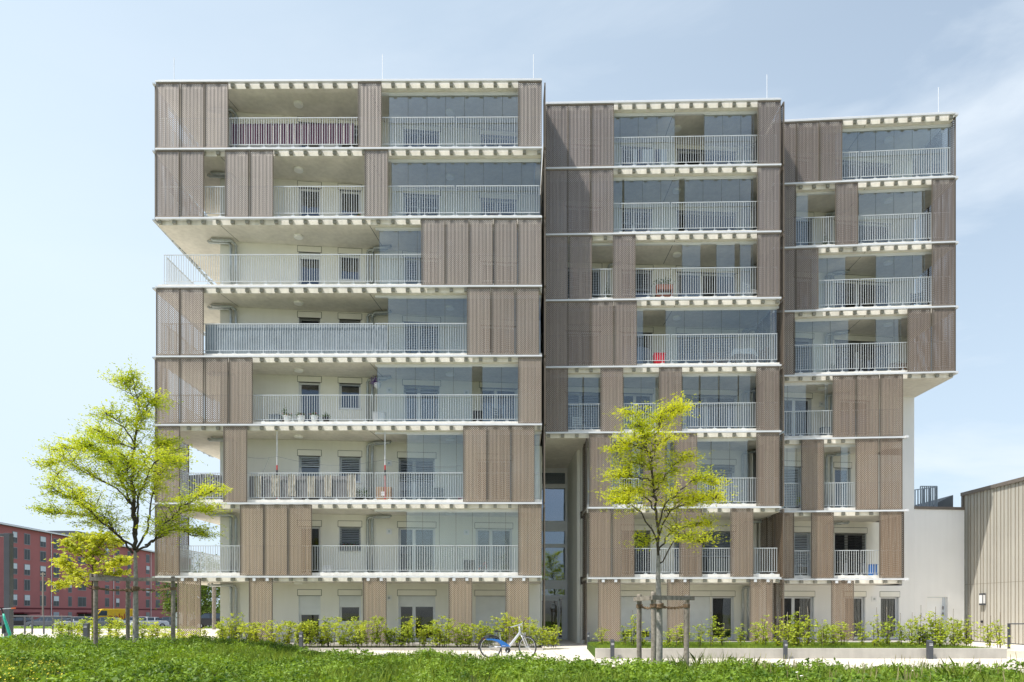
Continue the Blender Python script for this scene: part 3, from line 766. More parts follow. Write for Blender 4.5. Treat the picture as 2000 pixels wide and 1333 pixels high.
# ------------------------------------------------------------------ brown clad hall on the right
hall = thing('clad_hall', 'hall clad in beige standing seam metal with sloping roof edge at the right', 'building', (24, 28, 0))
HW = Frame((21.98, 33.25), (22.25, 20.0)); ZH = 7.08
mb = MB(); mb.box(0, HW.L, 0, .25, .05, ZH, HW); mb.box(.25, 8, 8.2, 8.4, .05, ZH, HW) if False else None
hw = mb.build('cladding', M['clad'], hall)
mb = MB(); a = .12; k = 0
while a < HW.L: mb.box(a-.010, a+.010, -.022, -.001, .05, ZH, HW); a += (.24, .17, .25, .20)[k % 4]; k += 1
mb.build('cladding_seam', M['clad_seam'], hall)
mb = MB(); mb.box(0, HW.L, -.004, -.001, 2.75, 2.765, HW); mb.build('cladding_joint', M['clad_seam'], hall)
mb = MB(); mb.box(-.05, HW.L, -.10, .4, ZH, ZH+.16, HW); mb.box(-.06, .06, -.06, .3, 0, ZH, HW); mb.build('roof_edge_trim', M['clad_trim'], hall)
mb = MB(); mb.add([HW(-.05, .4, ZH+.1), HW(HW.L, .4, ZH+.1), HW(HW.L, 14, ZH-.1), HW(-.05, 14, ZH-.1)], [(0, 1, 2, 3)])
mb.add([(21.0, 34.5, 6.5), (22.3, 34.5, 6.5), (22.3, 34.5, 7.35), (21.0, 34.5, 6.7), (21.0, 39, 6.5), (22.3, 39, 6.5), (22.3, 39, 7.35), (21.0, 39, 6.7)], [(0, 1, 2, 3), (7, 6, 5, 4), (3, 2, 6, 7), (0, 3, 7, 4), (1, 5, 6, 2)]); mb.build('roof', M['roofgrey'], hall)
wl = MB(); a = HW.s(1922); 
zl = 2.35
s_l = (HW.p.y-31.8)/abs(HW.u.y); 
wl.box(s_l-.13, s_l+.13, -.16, -.037, 1.75, 2.3, HW)
ol = wl.build('wall_lamp', M['anth'], hall)
wl = MB(); wl.box(s_l-.09, s_l+.09, -.185, -.161, 1.83, 2.22, HW); wl.box(s_l-.131, s_l-.132, -.15, -.05, 1.83, 2.22, HW); wl.box(s_l+.131, s_l+.134, -.15, -.05, 1.83, 2.22, HW); wl.build('lamp_glass', M['lamp_lit'], ol)
mb = MB(); mb.tube([HW(s_l-.1, -.08, .98), HW(s_l-.1, -.02, .98)], .06, 12); mb.build('socket', M['black'], hall)
# handrail post next to the hall
hr = MB(); hr.box(16.3, 16.36, 22.4, 22.46, .0, 1.05); hr.tube([(16.33, 22.43, 1.03), (21.0, 22.2, 1.05)], .02, 6); hr.box(20.9, 20.96, 22.2, 22.26, 0, 1.05)
tag(hr.build('handrail', M['anth']), 'thin dark handrail on posts beside the end of the concrete planter', 'handrail')

# ------------------------------------------------------------------ ground
def ss(x, a, b_):
    t = np.clip((x-a)/(b_-a), 0, 1); return t*t*(3-2*t)
def gz(x, y):
    x = np.asarray(x, float); y = np.asarray(y, float)
    l1 = ss(x, -3.5, -11)*(1-ss(y, 21.5, 25)); l2 = ss(x, -11.5, -15.5)*(1-ss(y, 30, 80))
    z = .36*np.maximum(l1, l2)
    z = z-.65*ss(y, 45, 92)*(1-ss(x, -15, 0))*1.0
    return z
def sheet(name, xs, ys, m_, dz=0., kind='structure', mask=None):
    X, Y = np.meshgrid(xs, ys); Z = gz(X, Y)+dz; nx, ny = len(xs), len(ys)
    V = np.stack([X, Y, Z], -1).reshape(-1, 3)
    Fc = [(j*nx+i, j*nx+i+1, (j+1)*nx+i+1, (j+1)*nx+i) for j in range(ny-1) for i in range(nx-1)]
    me = bpy.data.meshes.new(name); me.from_pydata([tuple(p) for p in V], [], Fc); me.materials.append(m_); me.polygons.foreach_set('use_smooth', [True]*len(Fc)); me.update()
    o = bpy.data.objects.new(name, me); COL.objects.link(o); WORLD[o.name] = Vector((0, 0, 0)); o['kind'] = kind
    return o
xs = np.concatenate([[-2500, -600, -250], np.linspace(-150, -32, 30), np.linspace(-30, 30, 61), [60, 150, 600, 2500]])
ys = np.concatenate([[-300, -60, -10, 5], np.linspace(10, 40, 61), np.linspace(42, 130, 40), [200, 600, 2500, 5000]])
sheet('ground', xs, ys, M['ground'])
sheet('path', np.linspace(-40, 32, 73), np.linspace(12, 36, 49), M['pave'], .004)
sheet('parking_lot', np.linspace(-110, 30, 80), np.linspace(36.2, 72, 30), M['sand'], .006)
sheet('road', np.linspace(-150, 30, 60), np.linspace(84, 118, 14), M['asphalt'], .006)
def gedge(x):     # far edge of the wild meadow
    return np.interp(x, [-20, -14, -9, -2, 1, 4.5, 9, 16], [24.2, 23.8, 22.6, 19.8, 18.0, 16.8, 16.0, 15.4])
# meadow soil
n = 80; mb = MB(); xa = np.linspace(-30, 22, n)
for i in range(n-1):
    x0, x1 = xa[i], xa[i+1]
    for j in range(16):
        y00 = 8+(gedge(x0)+.1-8)*j/16; y01 = 8+(gedge(x0)+.1-8)*(j+1)/16; y10 = 8+(gedge(x1)+.1-8)*j/16; y11 = 8+(gedge(x1)+.1-8)*(j+1)/16
        P = [(x0, y00), (x1, y10), (x1, y11), (x0, y01)]
        mb.add([(x, y, float(gz(x, y))+.010) for x, y in P], [(0, 1, 2, 3)])
tag(mb.build('meadow_soil', M['soil'], origin=(0, 0, 0)), kind='structure')
mb = MB()
for x in np.arange(-13.5, 24, 2.5): mb.box(x-.012, x+.012, 16.0, 20.7 if x > 2.5 else 25.0, .0045, .0075)
mb.box(-13.5, 2.5, 22.6, 22.62, .0045, .0075); mb.box(1.4, 2.9, 29.5, 29.52, .0045, .0075)
tag(mb.build('path_joints', M['joint'], origin=(0, 0, 0)), kind='structure')
# terraces and planter
for k, (a, b_, F) in enumerate(((0, FA.L-.05, FA), (FB.s(1150), FB.L+8.2, FB))):
    mb = MB()
    if F is FA: mb.prism([FA.xy(0.3, -.1), FA.xy(FA.L-.1, -.1), (1.1, 30.59), (-12.6, 29.25), (-13.5, 29.2)], -.1, GZ)
    else: mb.prism([(3.3, 28.75), (17.0, 28.6), (19.2, 28.9), (19.0, 32.46), (11.45, 31.57), (11.30, 31.52), (3.3, 30.98)], -.1, GZ)
    tag(mb.build('terrace', M['kerb']), kind='structure')
pl = thing('concrete_planter', 'long low concrete planter wall in front of the right half of the building', 'planter', (9, 22, 0))
mb = MB(); mb.box(2.55, 15.05, 20.75, 20.93, 0, .31); mb.box(14.87, 15.05, 20.93, 25, 0, .308); mb.build('front_wall', M['kerb'], pl, bevel=.012)
mb = MB(); mb.prism([(2.55, 20.94), (14.86, 20.94), (14.86, 25.9), (4.0, 26.6), (2.9, 26.4)], 0, .275); mb.build('soil_bed', M['lawn'], pl)
kb = MB(); kb.box(-12.0, 1.15, 25.1, 25.22, 0, .10); tag(kb.build('kerb', M['kerb']), kind='structure')
kb = MB(); kb.prism([(-12.0, 25.225), (1.15, 25.225), (1.15, 27.5), (-12.0, 27.5)], 0, .07); tag(kb.build('flower_bed', M['soil']), kind='structure')
mb = MB(); mb.box(15.5, 24, 20.9, 24.9, 0, .22); tag(mb.build('ramp', M['pave']), kind='structure')

# ------------------------------------------------------------------ meadow growth
def region(n, y0=9.0, rg=rng, xmax=.80):
    y = np.sqrt(rg.uniform(y0**2, 24.4**2, n)); x = y*rg.uniform(-xmax, xmax, n)
    k = y < gedge(x)+rg.normal(size=n)*.10
    return x[k], y[k]
def nz2(x, y, s, seed):
    r_ = np.random.default_rng(seed); v = 0
    for k in range(6):
        a = r_.uniform(0, 6.28); f = s*r_.uniform(.6, 1.8); v = v+np.sin((x*math.cos(a)+y*math.sin(a))*f+r_.uniform(0, 6.28))
    return v/3.2
px_, py_ = region(15000)
hp = .25+.15*nz2(px_, py_, 1.1, 3)+.17*nz2(px_, py_, 3.0, 33)+.08*rng.normal(size=len(px_)); hp = np.clip(hp, .05, .60)*np.interp(px_, [-12, -6, 0, 6], [.70, .80, .82, .82])*np.interp(gedge(px_)-py_, [0, .8], [.6, 1])*np.where(px_ > 6, np.interp(px_, [6, 12], [1, .6]), 1)
keep = rng.uniform(size=len(px_)) < np.interp(nz2(px_, py_, 2.4, 9), [-.7, .1], [.25, 1])*np.interp(px_, [5, 12], [1, .55]); px_, py_, hp = px_[keep], py_[keep], hp[keep]
near = np.interp(py_, [12, 22], [1.0, .8])
NL = 30; C = []; SZ = []
for q in range(NL):
    f = rng.uniform(.12, 1., len(px_))**.75; rr = (.05+.13*(1-f)**.5)*(.6+hp); th = rng.uniform(0, 6.28, len(px_)); rr = rr*rng.uniform(.2, 1.15, len(px_))
    C.append(np.stack([px_+np.cos(th)*rr, py_+np.sin(th)*rr, gz(px_, py_)+hp*f], 1)); SZ.append(rng.uniform(.045, .115, len(px_))*(1.2-.45*f))
C = np.concatenate(C); SZ = np.concatenate(SZ)
bx_, by_ = region(700); kk = nz2(bx_, by_, 1.2, 71) > .25; bx_, by_ = bx_[kk], by_[kk]
for q in range(46):
    th = rng.uniform(0, 6.28, len(bx_)); rr = .26*np.sqrt(rng.uniform(0, 1, len(bx_))); hq = .30*(1-(rr/.30)**2)+rng.uniform(-.03, .05, len(bx_))
    C = np.concatenate([C, np.stack([bx_+np.cos(th)*rr, by_+np.sin(th)*rr, gz(bx_, by_)+np.maximum(hq, .03)], 1)]); SZ = np.concatenate([SZ, rng.uniform(.08, .13, len(bx_))])
V = leafquads(C, SZ, SZ*rng.uniform(.35, .62, len(SZ)), .25)
tag(fastmesh('meadow_weeds', V, 4, M['weed']), 'dense leafy weeds covering the foreground meadow', 'weeds', kind='stuff')
x, y = region(70000)
h = (.20+.17*nz2(x, y, 1.1, 13)+.07*rng.normal(size=len(x))); h = np.clip(h, .06, .60)*(1+.5*(rng.uniform(size=len(x)) < .06))*np.interp(x, [-12, -6, 0], [.75, .85, 1])*np.where(x > 6, np.interp(x, [6, 12], [1, .75]), 1)
a = rng.uniform(0, 6.28, len(x)); w = rng.uniform(.004, .009, len(x)); ln = rng.uniform(.1, .6, len(x))*h; b2 = rng.uniform(0, 6.28, len(x))
z0 = gz(x, y)
P0 = np.stack([x-np.cos(a)*w, y-np.sin(a)*w, z0], 1); P1 = np.stack([x+np.cos(a)*w, y+np.sin(a)*w, z0], 1)
P2 = np.stack([x+np.cos(b2)*ln*.4+np.cos(a)*w*.7, y+np.sin(b2)*ln*.4+np.sin(a)*w*.7, z0+h*.65], 1); P3 = np.stack([x+np.cos(b2)*ln*.4-np.cos(a)*w*.7, y+np.sin(b2)*ln*.4-np.sin(a)*w*.7, z0+h*.65], 1)
T = np.stack([x+np.cos(b2)*ln, y+np.sin(b2)*ln, z0+h], 1)
V = np.stack([P0, P1, P2, T, P3], 1).reshape(-1, 3)
tag(fastmesh('meadow_grass', V, 5, M['grass']), 'tall wild grass blades growing in the foreground meadow', 'grass', kind='stuff')
x, y = region(5000); kk = (nz2(x, y, 1.5, 55) > .1)&(x > 5); x, y = x[kk], y[kk]; h = rng.uniform(.22, .52, len(x))*np.interp(x, [-12, -6, 0], [.7, .85, 1]); a = rng.uniform(0, 6.28, len(x)); ln = rng.uniform(.02, .14, len(x)); w = .0035; z0 = gz(x, y)
V = np.stack([np.stack([x-np.cos(a)*w, y-np.sin(a)*w, z0], 1), np.stack([x+np.cos(a)*w, y+np.sin(a)*w, z0], 1), np.stack([x+np.cos(a+1)*ln+w*2, y+np.sin(a+1)*ln, z0+h*.9], 1), np.stack([x+np.cos(a+1)*ln, y+np.sin(a+1)*ln, z0+h], 1), np.stack([x+np.cos(a+1)*ln-w*2, y+np.sin(a+1)*ln, z0+h*.88], 1)], 1).reshape(-1, 3)
tag(fastmesh('dry_stalks', V, 5, M['straw']), 'thin straw coloured seed stalks standing in the meadow at the right', 'grass', kind='stuff')
def flowers(n, cond, r, hh, m_, name, label, cat):
    x, y = region(n); k = cond(x, y); x, y = x[k], y[k]; V = []
    z = gz(x, y)+rng.uniform(hh*.7, hh*1.15, len(x)); ax = np.arange(6)*math.pi/3
    tx, ty = rng.normal(size=(2, len(x)))*.35
    for q in range(6):
        dx = np.cos(ax[q])*r; dy = np.sin(ax[q])*r; V.append(np.stack([x+dx, y+dy, z+dx*tx+dy*ty], 1))
    tag(fastmesh(name, np.stack(V, 1).reshape(-1, 3), 6, m_), label, cat, kind='stuff')
flowers(1500, lambda x, y: (x > 4)&(rng.uniform(size=len(x)) < np.interp(x, [4, 9, 15], [.03, .3, .5])*np.interp(nz2(x, y, 2, 4), [-.5, .6], [.2, 1])), .026, .30, M['daisy'], 'daisies', 'small white daisies scattered through the grass at the right', 'flowers')
flowers(26000, lambda x, y: (x/y < -.655-.012*nz2(x, y, 3, 8))&(y < 12.6), .012, .30, M['buttercup'], 'buttercups', 'patch of small yellow flowers in the bottom left corner', 'flowers')
mb = MB(); mb.tube([(11.85, 15.1, 0), (11.86, 15.1, .30)], .004, 5); pp = mb.build('poppy', M['grass'])
tag(pp, 'single red poppy in the grass below the planter wall', 'flower')
mb = MB(); mb.lathe([(.005, 0), (.03, .015), (.038, .045), (.03, .05)], (11.86, 15.1, .29), 10); mb.build('petals', M['red'], pp)
# planter grass strip
nn = 26000; x = rng.uniform(2.7, 14.8, nn); y = rng.uniform(20.95, 24.2, nn); h = rng.uniform(.04, .12, nn)+.05*(nz2(x, y, 2, 2) > .3)
a = rng.uniform(0, 6.28, nn); w = .006; z0 = .27
V = np.stack([np.stack([x-np.cos(a)*w, y-np.sin(a)*w, 0*x+z0], 1), np.stack([x+np.cos(a)*w, y+np.sin(a)*w, 0*x+z0], 1), np.stack([x+rng.normal(size=nn)*.02, y, z0+h], 1)], 1).reshape(-1, 3)
tag(fastmesh('planter_grass', V, 3, M['grass']), 'short green grass strip growing in the concrete planter', 'grass', kind='stuff')
# verge weeds by the car park
nn = 9000; x = rng.uniform(-62, -22, nn); y = rng.uniform(64, 76, nn); V = leafquads(np.stack([x, y, gz(x, y)+rng.uniform(0, .28, nn)], 1), .2, .12, .6)
tag(fastmesh('verge_weeds', V, 4, M['weed']), 'weedy green verge between the gravel lot and the parked cars', 'weeds', kind='stuff')

# ------------------------------------------------------------------ trees
def spline(pts, k):
    pts = [Vector(p) for p in pts]; out = []
    for i in range(len(pts)-1):
        p0 = pts[max(i-1, 0)]; p1 = pts[i]; p2 = pts[i+1]; p3 = pts[min(i+2, len(pts)-1)]
        for j in range(k):
            t = j/k; out.append(.5*((2*p1)+(p2-p0)*t+(2*p0-5*p1+4*p2-p3)*t*t+(3*p1-p0-3*p2+p3)*t**3))
    out.append(pts[-1]); return out
def tree(name, label, loc, trunk, limbs, leafm, seed, leafsz=(.075, .032), twig=(.45, .9), tw_per_m=5.5, lpt=26, barkm='bark_dark', trunkm='bark', r0=.11, group=None, cat='tree', flat=.35):
    rd = random.Random(seed); rg = np.random.default_rng(seed)
    t = thing(name, label, cat, loc, group); o = Vector(loc)
    mb = MB(); tp = spline(trunk, 6); n = len(tp)
    rads = [r0*(1-.55*i/(n-1)) for i in range(n)]; rads[0] *= 1.25
    mb.tube([o+p for p in tp], rads, 12); mb.build('trunk', M[trunkm], t, origin=loc, smooth=True)
    br = MB(); C = []; DIR = []
    for L_ in limbs:
        r_, pts = L_[0], L_[1:]
        sp = spline(pts, 6); m_ = len(sp)
        sp = [p+Vector((rd.gauss(0, .025), rd.gauss(0, .025), rd.gauss(0, .02)))*(1 if 0 < i < m_ else 0) for i, p in enumerate(sp)]
        rr = [max(.005, r_*(1-.85*i/(m_-1))) for i in range(m_)]
        br.tube([o+p for p in sp], rr, 7)
        ln = sum((sp[i+1]-sp[i]).length for i in range(m_-1))
        for q in range(int(ln*tw_per_m)):
            f = .25+.75*rd.random()**.8; i = min(int(f*(m_-1)), m_-2); p = sp[i].lerp(sp[i+1], rd.random()); d = (sp[i+1]-sp[i]).normalized()
            sd = Vector((rd.gauss(0, 1), rd.gauss(0, 1), rd.gauss(0, .45))).normalized()
            td = (d*.8+sd*.9); td.z = td.z*flat+.22+.1*rd.gauss(0, 1); td.normalize()
            tl = rd.uniform(*twig)*(1.2-.65*f)
            q0 = p; q1 = p+td*tl*.5+Vector((0, 0, .04)); q2 = p+td*tl+Vector((0, 0, rd.uniform(-.05, .06)))
            br.tube([o+q0, o+q1, o+q2], [.010, .006, .003], 4, cap=False)
            # side sprays with paired leaflets
            for e in range(5):
                g = .25+.75*(e+rd.random())/5; sp0 = q0.lerp(q2, g); sdv = Vector((rd.gauss(0, 1), rd.gauss(0, 1), rd.gauss(0, .3)+.05)).normalized()*rd.uniform(.14, .50)
                for w in range(lpt//5):
                    c = sp0+sdv*((w+1)/(lpt//5)); C.append(o+c+Vector((rd.gauss(0, .035), rd.gauss(0, .035), rd.gauss(0, .03)))); DIR.append(sdv.normalized())
    br.build('branches', M[barkm], t, origin=loc, smooth=True)
    C = np.array([tuple(c) for c in C]); D = np.array([tuple(c) for c in DIR])
    V = leafquads(C, rg.uniform(.7, 1.25, len(C))*leafsz[0], rg.uniform(.8, 1.2, len(C))*leafsz[1], .45, rg, D)
    fastmesh('crown', V, 4, M[leafm], t, loc)
    return t
# left locust tree (x, y, z local; y is depth)
DL = 19.6; kx = DL/F_PX; bx = (265-1000)*kx; bz = float(gz(bx, DL))
def PL(px, py, dy=0.): D = DL+dy; px = 265+(px-265)*.92; return ((px-1000)*D/F_PX-bx, dy, EYE+(1197-py)*D/F_PX-bz)
tree('locust_tree', 'larger feathery yellow green tree with pale trunk tied to three posts at the left', (bx, DL, bz),
     [(0, 0, -.1), (0, 0, 1.3), PL(265, 1120), PL(264, 1072)],
     [(.06, PL(264, 1075), PL(262, 1000), PL(258, 920), PL(262, 860), PL(270, 800), PL(258, 740)),
      (.035, PL(263, 1040), PL(255, 990, -.2), PL(228, 930, -.5), PL(196, 885, -.8), PL(150, 860, -1.)),
      (.03, PL(262, 1000), PL(240, 950, .3), PL(222, 905, .6), PL(205, 850, .8), PL(172, 845, 1.)),
      (.035, PL(258, 1080), PL(235, 1055, .3), PL(185, 1000, .7), PL(140, 965, .9), PL(80, 910, 1.1)),
      (.035, PL(262, 1070), PL(225, 1045, -.4), PL(180, 1010, -.9), PL(135, 975, -1.2), PL(72, 950, -1.4)),
      (.03, PL(240, 1058), PL(200, 1020, .1), PL(150, 1008, .2), PL(75, 1000, .4)),
      (.03, PL(262, 1000), PL(235, 960, -.1), PL(170, 930, -.4), PL(120, 900, -.5), PL(70, 912, -.5)),
      (.03, PL(262, 960), PL(225, 920, 0), PL(180, 880, .3), PL(95, 880, .2)),
      (.035, PL(266, 1075), PL(290, 1030, .3), PL(300, 960, .6), PL(322, 910, .9), PL(350, 880, 1.1)),
      (.035, PL(266, 1078), PL(300, 1060, -.3), PL(330, 1020, -.7), PL(370, 985, -.9), PL(432, 960, -1.1)),
      (.028, PL(285, 1065), PL(320, 1045, .1), PL(365, 1000, .2), PL(432, 1000, .2)),
      (.028, PL(300, 1060), PL(350, 1035, .3), PL(385, 1045, .4), PL(415, 1050, .4)),
      (.028, PL(264, 1000), PL(280, 950, -.4), PL(310, 900, -.8), PL(350, 905, -1.)),
      (.026, PL(262, 940), PL(285, 900, .2), PL(310, 870, .4), PL(335, 870, .5)),
      (.024, PL(262, 870), PL(240, 835, -.2), PL(215, 815, -.3), PL(205, 812, -.3)),
      (.022, PL(265, 830), PL(285, 800, .2), PL(298, 780, .3), PL(308, 795, .3)),
      (.018, PL(268, 800), PL(255, 765, .1), PL(232, 742, .2)),
      (.02, PL(262, 880), PL(232, 862, .3), PL(195, 858, .5)),
      (.03, PL(264, 1050), PL(270, 980, -.6), PL(250, 930, -1.1), PL(245, 890, -1.4))],
     'leaf_tree', 11, leafsz=(.080, .029), twig=(.4, .95), tw_per_m=15, lpt=55, r0=.088)
DR = 16.0; bx2 = (1287-1000)*DR/F_PX; bz2 = 0.
def PR(px, py, dy=0.): D = DR+dy; px = 1287+(px-1287)*.90; return ((px-1000)*D/F_PX-bx2, dy, EYE+(1197-py)*D/F_PX-bz2)
tree('locust_tree', 'smaller bright yellow green tree with pale trunk tied to three posts right of the entrance', (bx2, DR, bz2),
     [(0, 0, -.1), PR(1288, 1200), PR(1285, 1130), PR(1286, 1085)],
     [(.035, PR(1286, 1088), PR(1282, 1000), PR(1273, 940), PR(1268, 890), PR(1255, 850), PR(1238, 830)),
      (.018, PR(1268, 890), PR(1280, 850, .1), PR(1295, 825, .2), PR(1345, 797, .2)),
      (.014, PR(1285, 845, .1), PR(1290, 815, .2), PR(1320, 800, -.1)),
      (.012, PR(1245, 840), PR(1235, 815, .1), PR(1225, 808, .1)),
      (.016, PR(1266, 885), PR(1240, 872, -.2), PR(1215, 868, -.3), PR(1190, 880, -.3)),
      (.014, PR(1270, 900), PR(1285, 870, -.2), PR(1300, 858, -.3)),
      (.014, PR(1272, 915), PR(1240, 905, .1), PR(1225, 902, .2)),
      (.016, PR(1275, 940), PR(1250, 935, -.2), PR(1215, 930, -.3), PR(1190, 935, -.3)),
      (.018, PR(1278, 960), PR(1300, 930, .2), PR(1325, 905, .3), PR(1345, 895, .3)),
      (.022, PR(1282, 1000), PR(1250, 965, .2), PR(1225, 965, .4), PR(1188, 968, .4)),
      (.025, PR(1284, 1040), PR(1300, 990, -.2), PR(1330, 960, -.4), PR(1370, 935, -.5), PR(1400, 945, -.5)),
      (.022, PR(1285, 1060), PR(1255, 1010, -.3), PR(1225, 985, -.4), PR(1195, 980, -.4)),
      (.022, PR(1285, 1050), PR(1310, 1000, .3), PR(1345, 975, .5), PR(1395, 970, .5)),
      (.018, PR(1300, 1000), PR(1345, 985, 0), PR(1420, 975, .1)),
      (.022, PR(1288, 1075), PR(1315, 1040, .1), PR(1350, 1030, .2), PR(1403, 1025, .2)),
      (.018, PR(1290, 1100), PR(1320, 1055, -.3), PR(1345, 1050, -.4), PR(1385, 1060, -.4)),
      (.014, PR(1284, 1050), PR(1262, 1060, .2), PR(1255, 1065, .2)),
      (.016, PR(1280, 980), PR(1275, 950, .4), PR(1300, 935, .6))],
     'leaf_yellow', 23, leafsz=(.066, .025), twig=(.25, .60), tw_per_m=16, lpt=55, r0=.085)
# small maple on the far side of the path
DM = 27.; bx3 = (181-1000)*DM/F_PX; bz3 = float(gz(bx3, DM))
def PM_(px, py, dy=0.): D = DM+dy; return ((px-1000)*D/F_PX-bx3, dy, EYE+(1197-py)*D/F_PX-bz3)
tree('maple_tree', 'small lime green maple with clustered leaves behind the left tree', (bx3, DM, bz3), [(0, 0, 0), PM_(180, 1160), PM_(181, 1120)],
     [(.03, PM_(181, 1130), PM_(182, 1090), PM_(186, 1050)), (.02, PM_(181, 1150), PM_(150, 1120, .3), PM_(118, 1095, .4)), (.02, PM_(181, 1140), PM_(210, 1110, -.3), PM_(245, 1095, -.4)),
      (.018, PM_(181, 1150), PM_(150, 1140, -.3), PM_(115, 1145, -.4)), (.018, PM_(181, 1110), PM_(155, 1080, -.2), PM_(135, 1062, -.3)), (.018, PM_(181, 1110), PM_(205, 1075, .3), PM_(228, 1060, .4)),
      (.018, PM_(181, 1150), PM_(200, 1130, .4), PM_(240, 1120, .5)), (.016, PM_(182, 1090), PM_(165, 1060, .3), PM_(160, 1050, .3)), (.016, PM_(182, 1090), PM_(200, 1060, -.2), PM_(205, 1050, -.3))],
     'leaf_maple', 5, leafsz=(.14, .11), twig=(.25, .5), tw_per_m=12, lpt=25, r0=.035, trunkm='bark_dark', flat=.8)
# trees behind the building seen under the left balconies
def farTree(x, y, h, r, seed, label):
    rd = random.Random(seed); z = float(gz(x, y)); t = thing('deciduous_tree', label, 'tree', (x, y, z), 'trees beyond the car park')
    mb = MB(); mb.tube([(x, y, z-.1), (x+.05, y, z+h*.3), (x, y, z+h*.7)], [.22, .17, .08], 8)
    for k in range(7): a = rd.uniform(0, 6.28); mb.tube([(x, y, z+h*.3+k*.3), (x+math.cos(a)*r*.7, y+math.sin(a)*r*.7, z+h*.55+k*.25)], [.07, .02], 5)
    mb.build('trunk', M['bark_dark'], t)
    C = []
    for k in range(34):
        a, b_ = rd.uniform(0, 6.28), rd.uniform(-.9, 1); rr = r*rd.uniform(.45, .95); cc = np.array([x+math.cos(a)*rr*math.sqrt(1-b_*b_), y+math.sin(a)*rr*math.sqrt(1-b_*b_), z+h*.6+b_*h*.36])
        C.append(cc+rng.normal(size=(170, 3))*r*.17)
    C = np.concatenate(C); fastmesh('crown', leafquads(C, .24, .16, .5), 4, M['leaf_dark'], t, (x, y, z))
farTree(-30.6, 68, 7.0, 2.6, 1, 'dark green tree seen under the left balconies beside the wall')
farTree(-34.5, 72, 6.6, 2.4, 2, 'leafy green tree seen next to the left perforated screen at ground level')

# stake frames round the two trees
def stakes(label, pts, tops, ropez, tr, rails, gnd):
    t = thing('tree_support', label, 'tree support', (tr[0], tr[1], gnd))
    P = []
    for (x, y), zt in zip(pts, tops):
        zb = gnd-.05; mb = MB(); jig = random.uniform(-.015, .015)
        mb.tube([(x, y, zb), (x+jig, y, (zb+zt)/2), (x, y, zt-.03), (x, y, zt)], [.058, .060, .057, .045], 12); mb.build('post', M['wood'], t, smooth=False); P.append(Vector((x, y, 0)))
    for (i, j, z, ov) in rails:
        a, b_ = P[i], P[j]; d = (b_-a).normalized(); a2 = a-d*ov; b2 = b_+d*ov; n_ = Vector((-d.y, d.x, 0))*.075
        if n_.y > 0: n_ = -n_
        q = [a2+n_, b2+n_, b2+n_*1.6, a2+n_*1.6]; mb = MB()
        mb.add([(p.x, p.y, z-.05) for p in q]+[(p.x, p.y, z+.05) for p in q], [(3, 2, 1, 0), (4, 5, 6, 7), (0, 1, 5, 4), (1, 2, 6, 5), (2, 3, 7, 6), (3, 0, 4, 7)])
        mb.build('cross_board', M['wood'], t)
    for i, p in enumerate(P):
        c = Vector((tr[0], tr[1], 0)); mb = MB()
        for sgn in (-1, 1):
            pts_ = []
            for k in range(15):
                f = k/14; q = p.lerp(c, f); ph = f*26; pts_.append((q.x+.014*math.cos(ph)*sgn, q.y+.014*math.sin(ph)*sgn, ropez-.05*math.sin(f*math.pi)+.022*math.sin(ph)*sgn))
            mb.tube(pts_, .018, 6)
        for zz in (-.03, 0, .03): mb.torus((p.x, p.y, ropez+zz), (0, 0, 1), .066, .017, 16, 6)
        for zz in (-.035, 0.0, .035): mb.torus((c.x, c.y, ropez+zz), (random.uniform(-.25, .25), random.uniform(-.2, .2), 1), .098, .018, 18, 6)
        mb.build('rope', M['rope'], t)
def wx(px, D): return ((px-1000)*D/F_PX, D)
stakes('three weathered wooden posts with cross boards and rope around the left tree', [wx(187, 18.9), wx(250, 20.9), wx(338, 19.4)],
       [EYE+(1197-1122)*18.9/F_PX, EYE+(1197-1130)*20.9/F_PX, EYE+(1197-1126)*19.4/F_PX], EYE+(1197-1150)*19.4/F_PX, wx(265, 19.6), [(0, 2, 2.33, .12), (0, 1, 2.43, .1)], bz)
stakes('three weathered wooden posts with a cross board and rope around the right tree', [wx(1249, 16.6), wx(1276, 15.55), wx(1341, 16.1)],
       [EYE+(1197-1161)*16.6/F_PX, EYE+(1197-1156)*15.55/F_PX, EYE+(1197-1162)*16.1/F_PX], EYE+(1197-1184)*16/F_PX, wx(1287, 16.), [(0, 1, 1.73, .1), (1, 2, 1.74, .14)], 0)

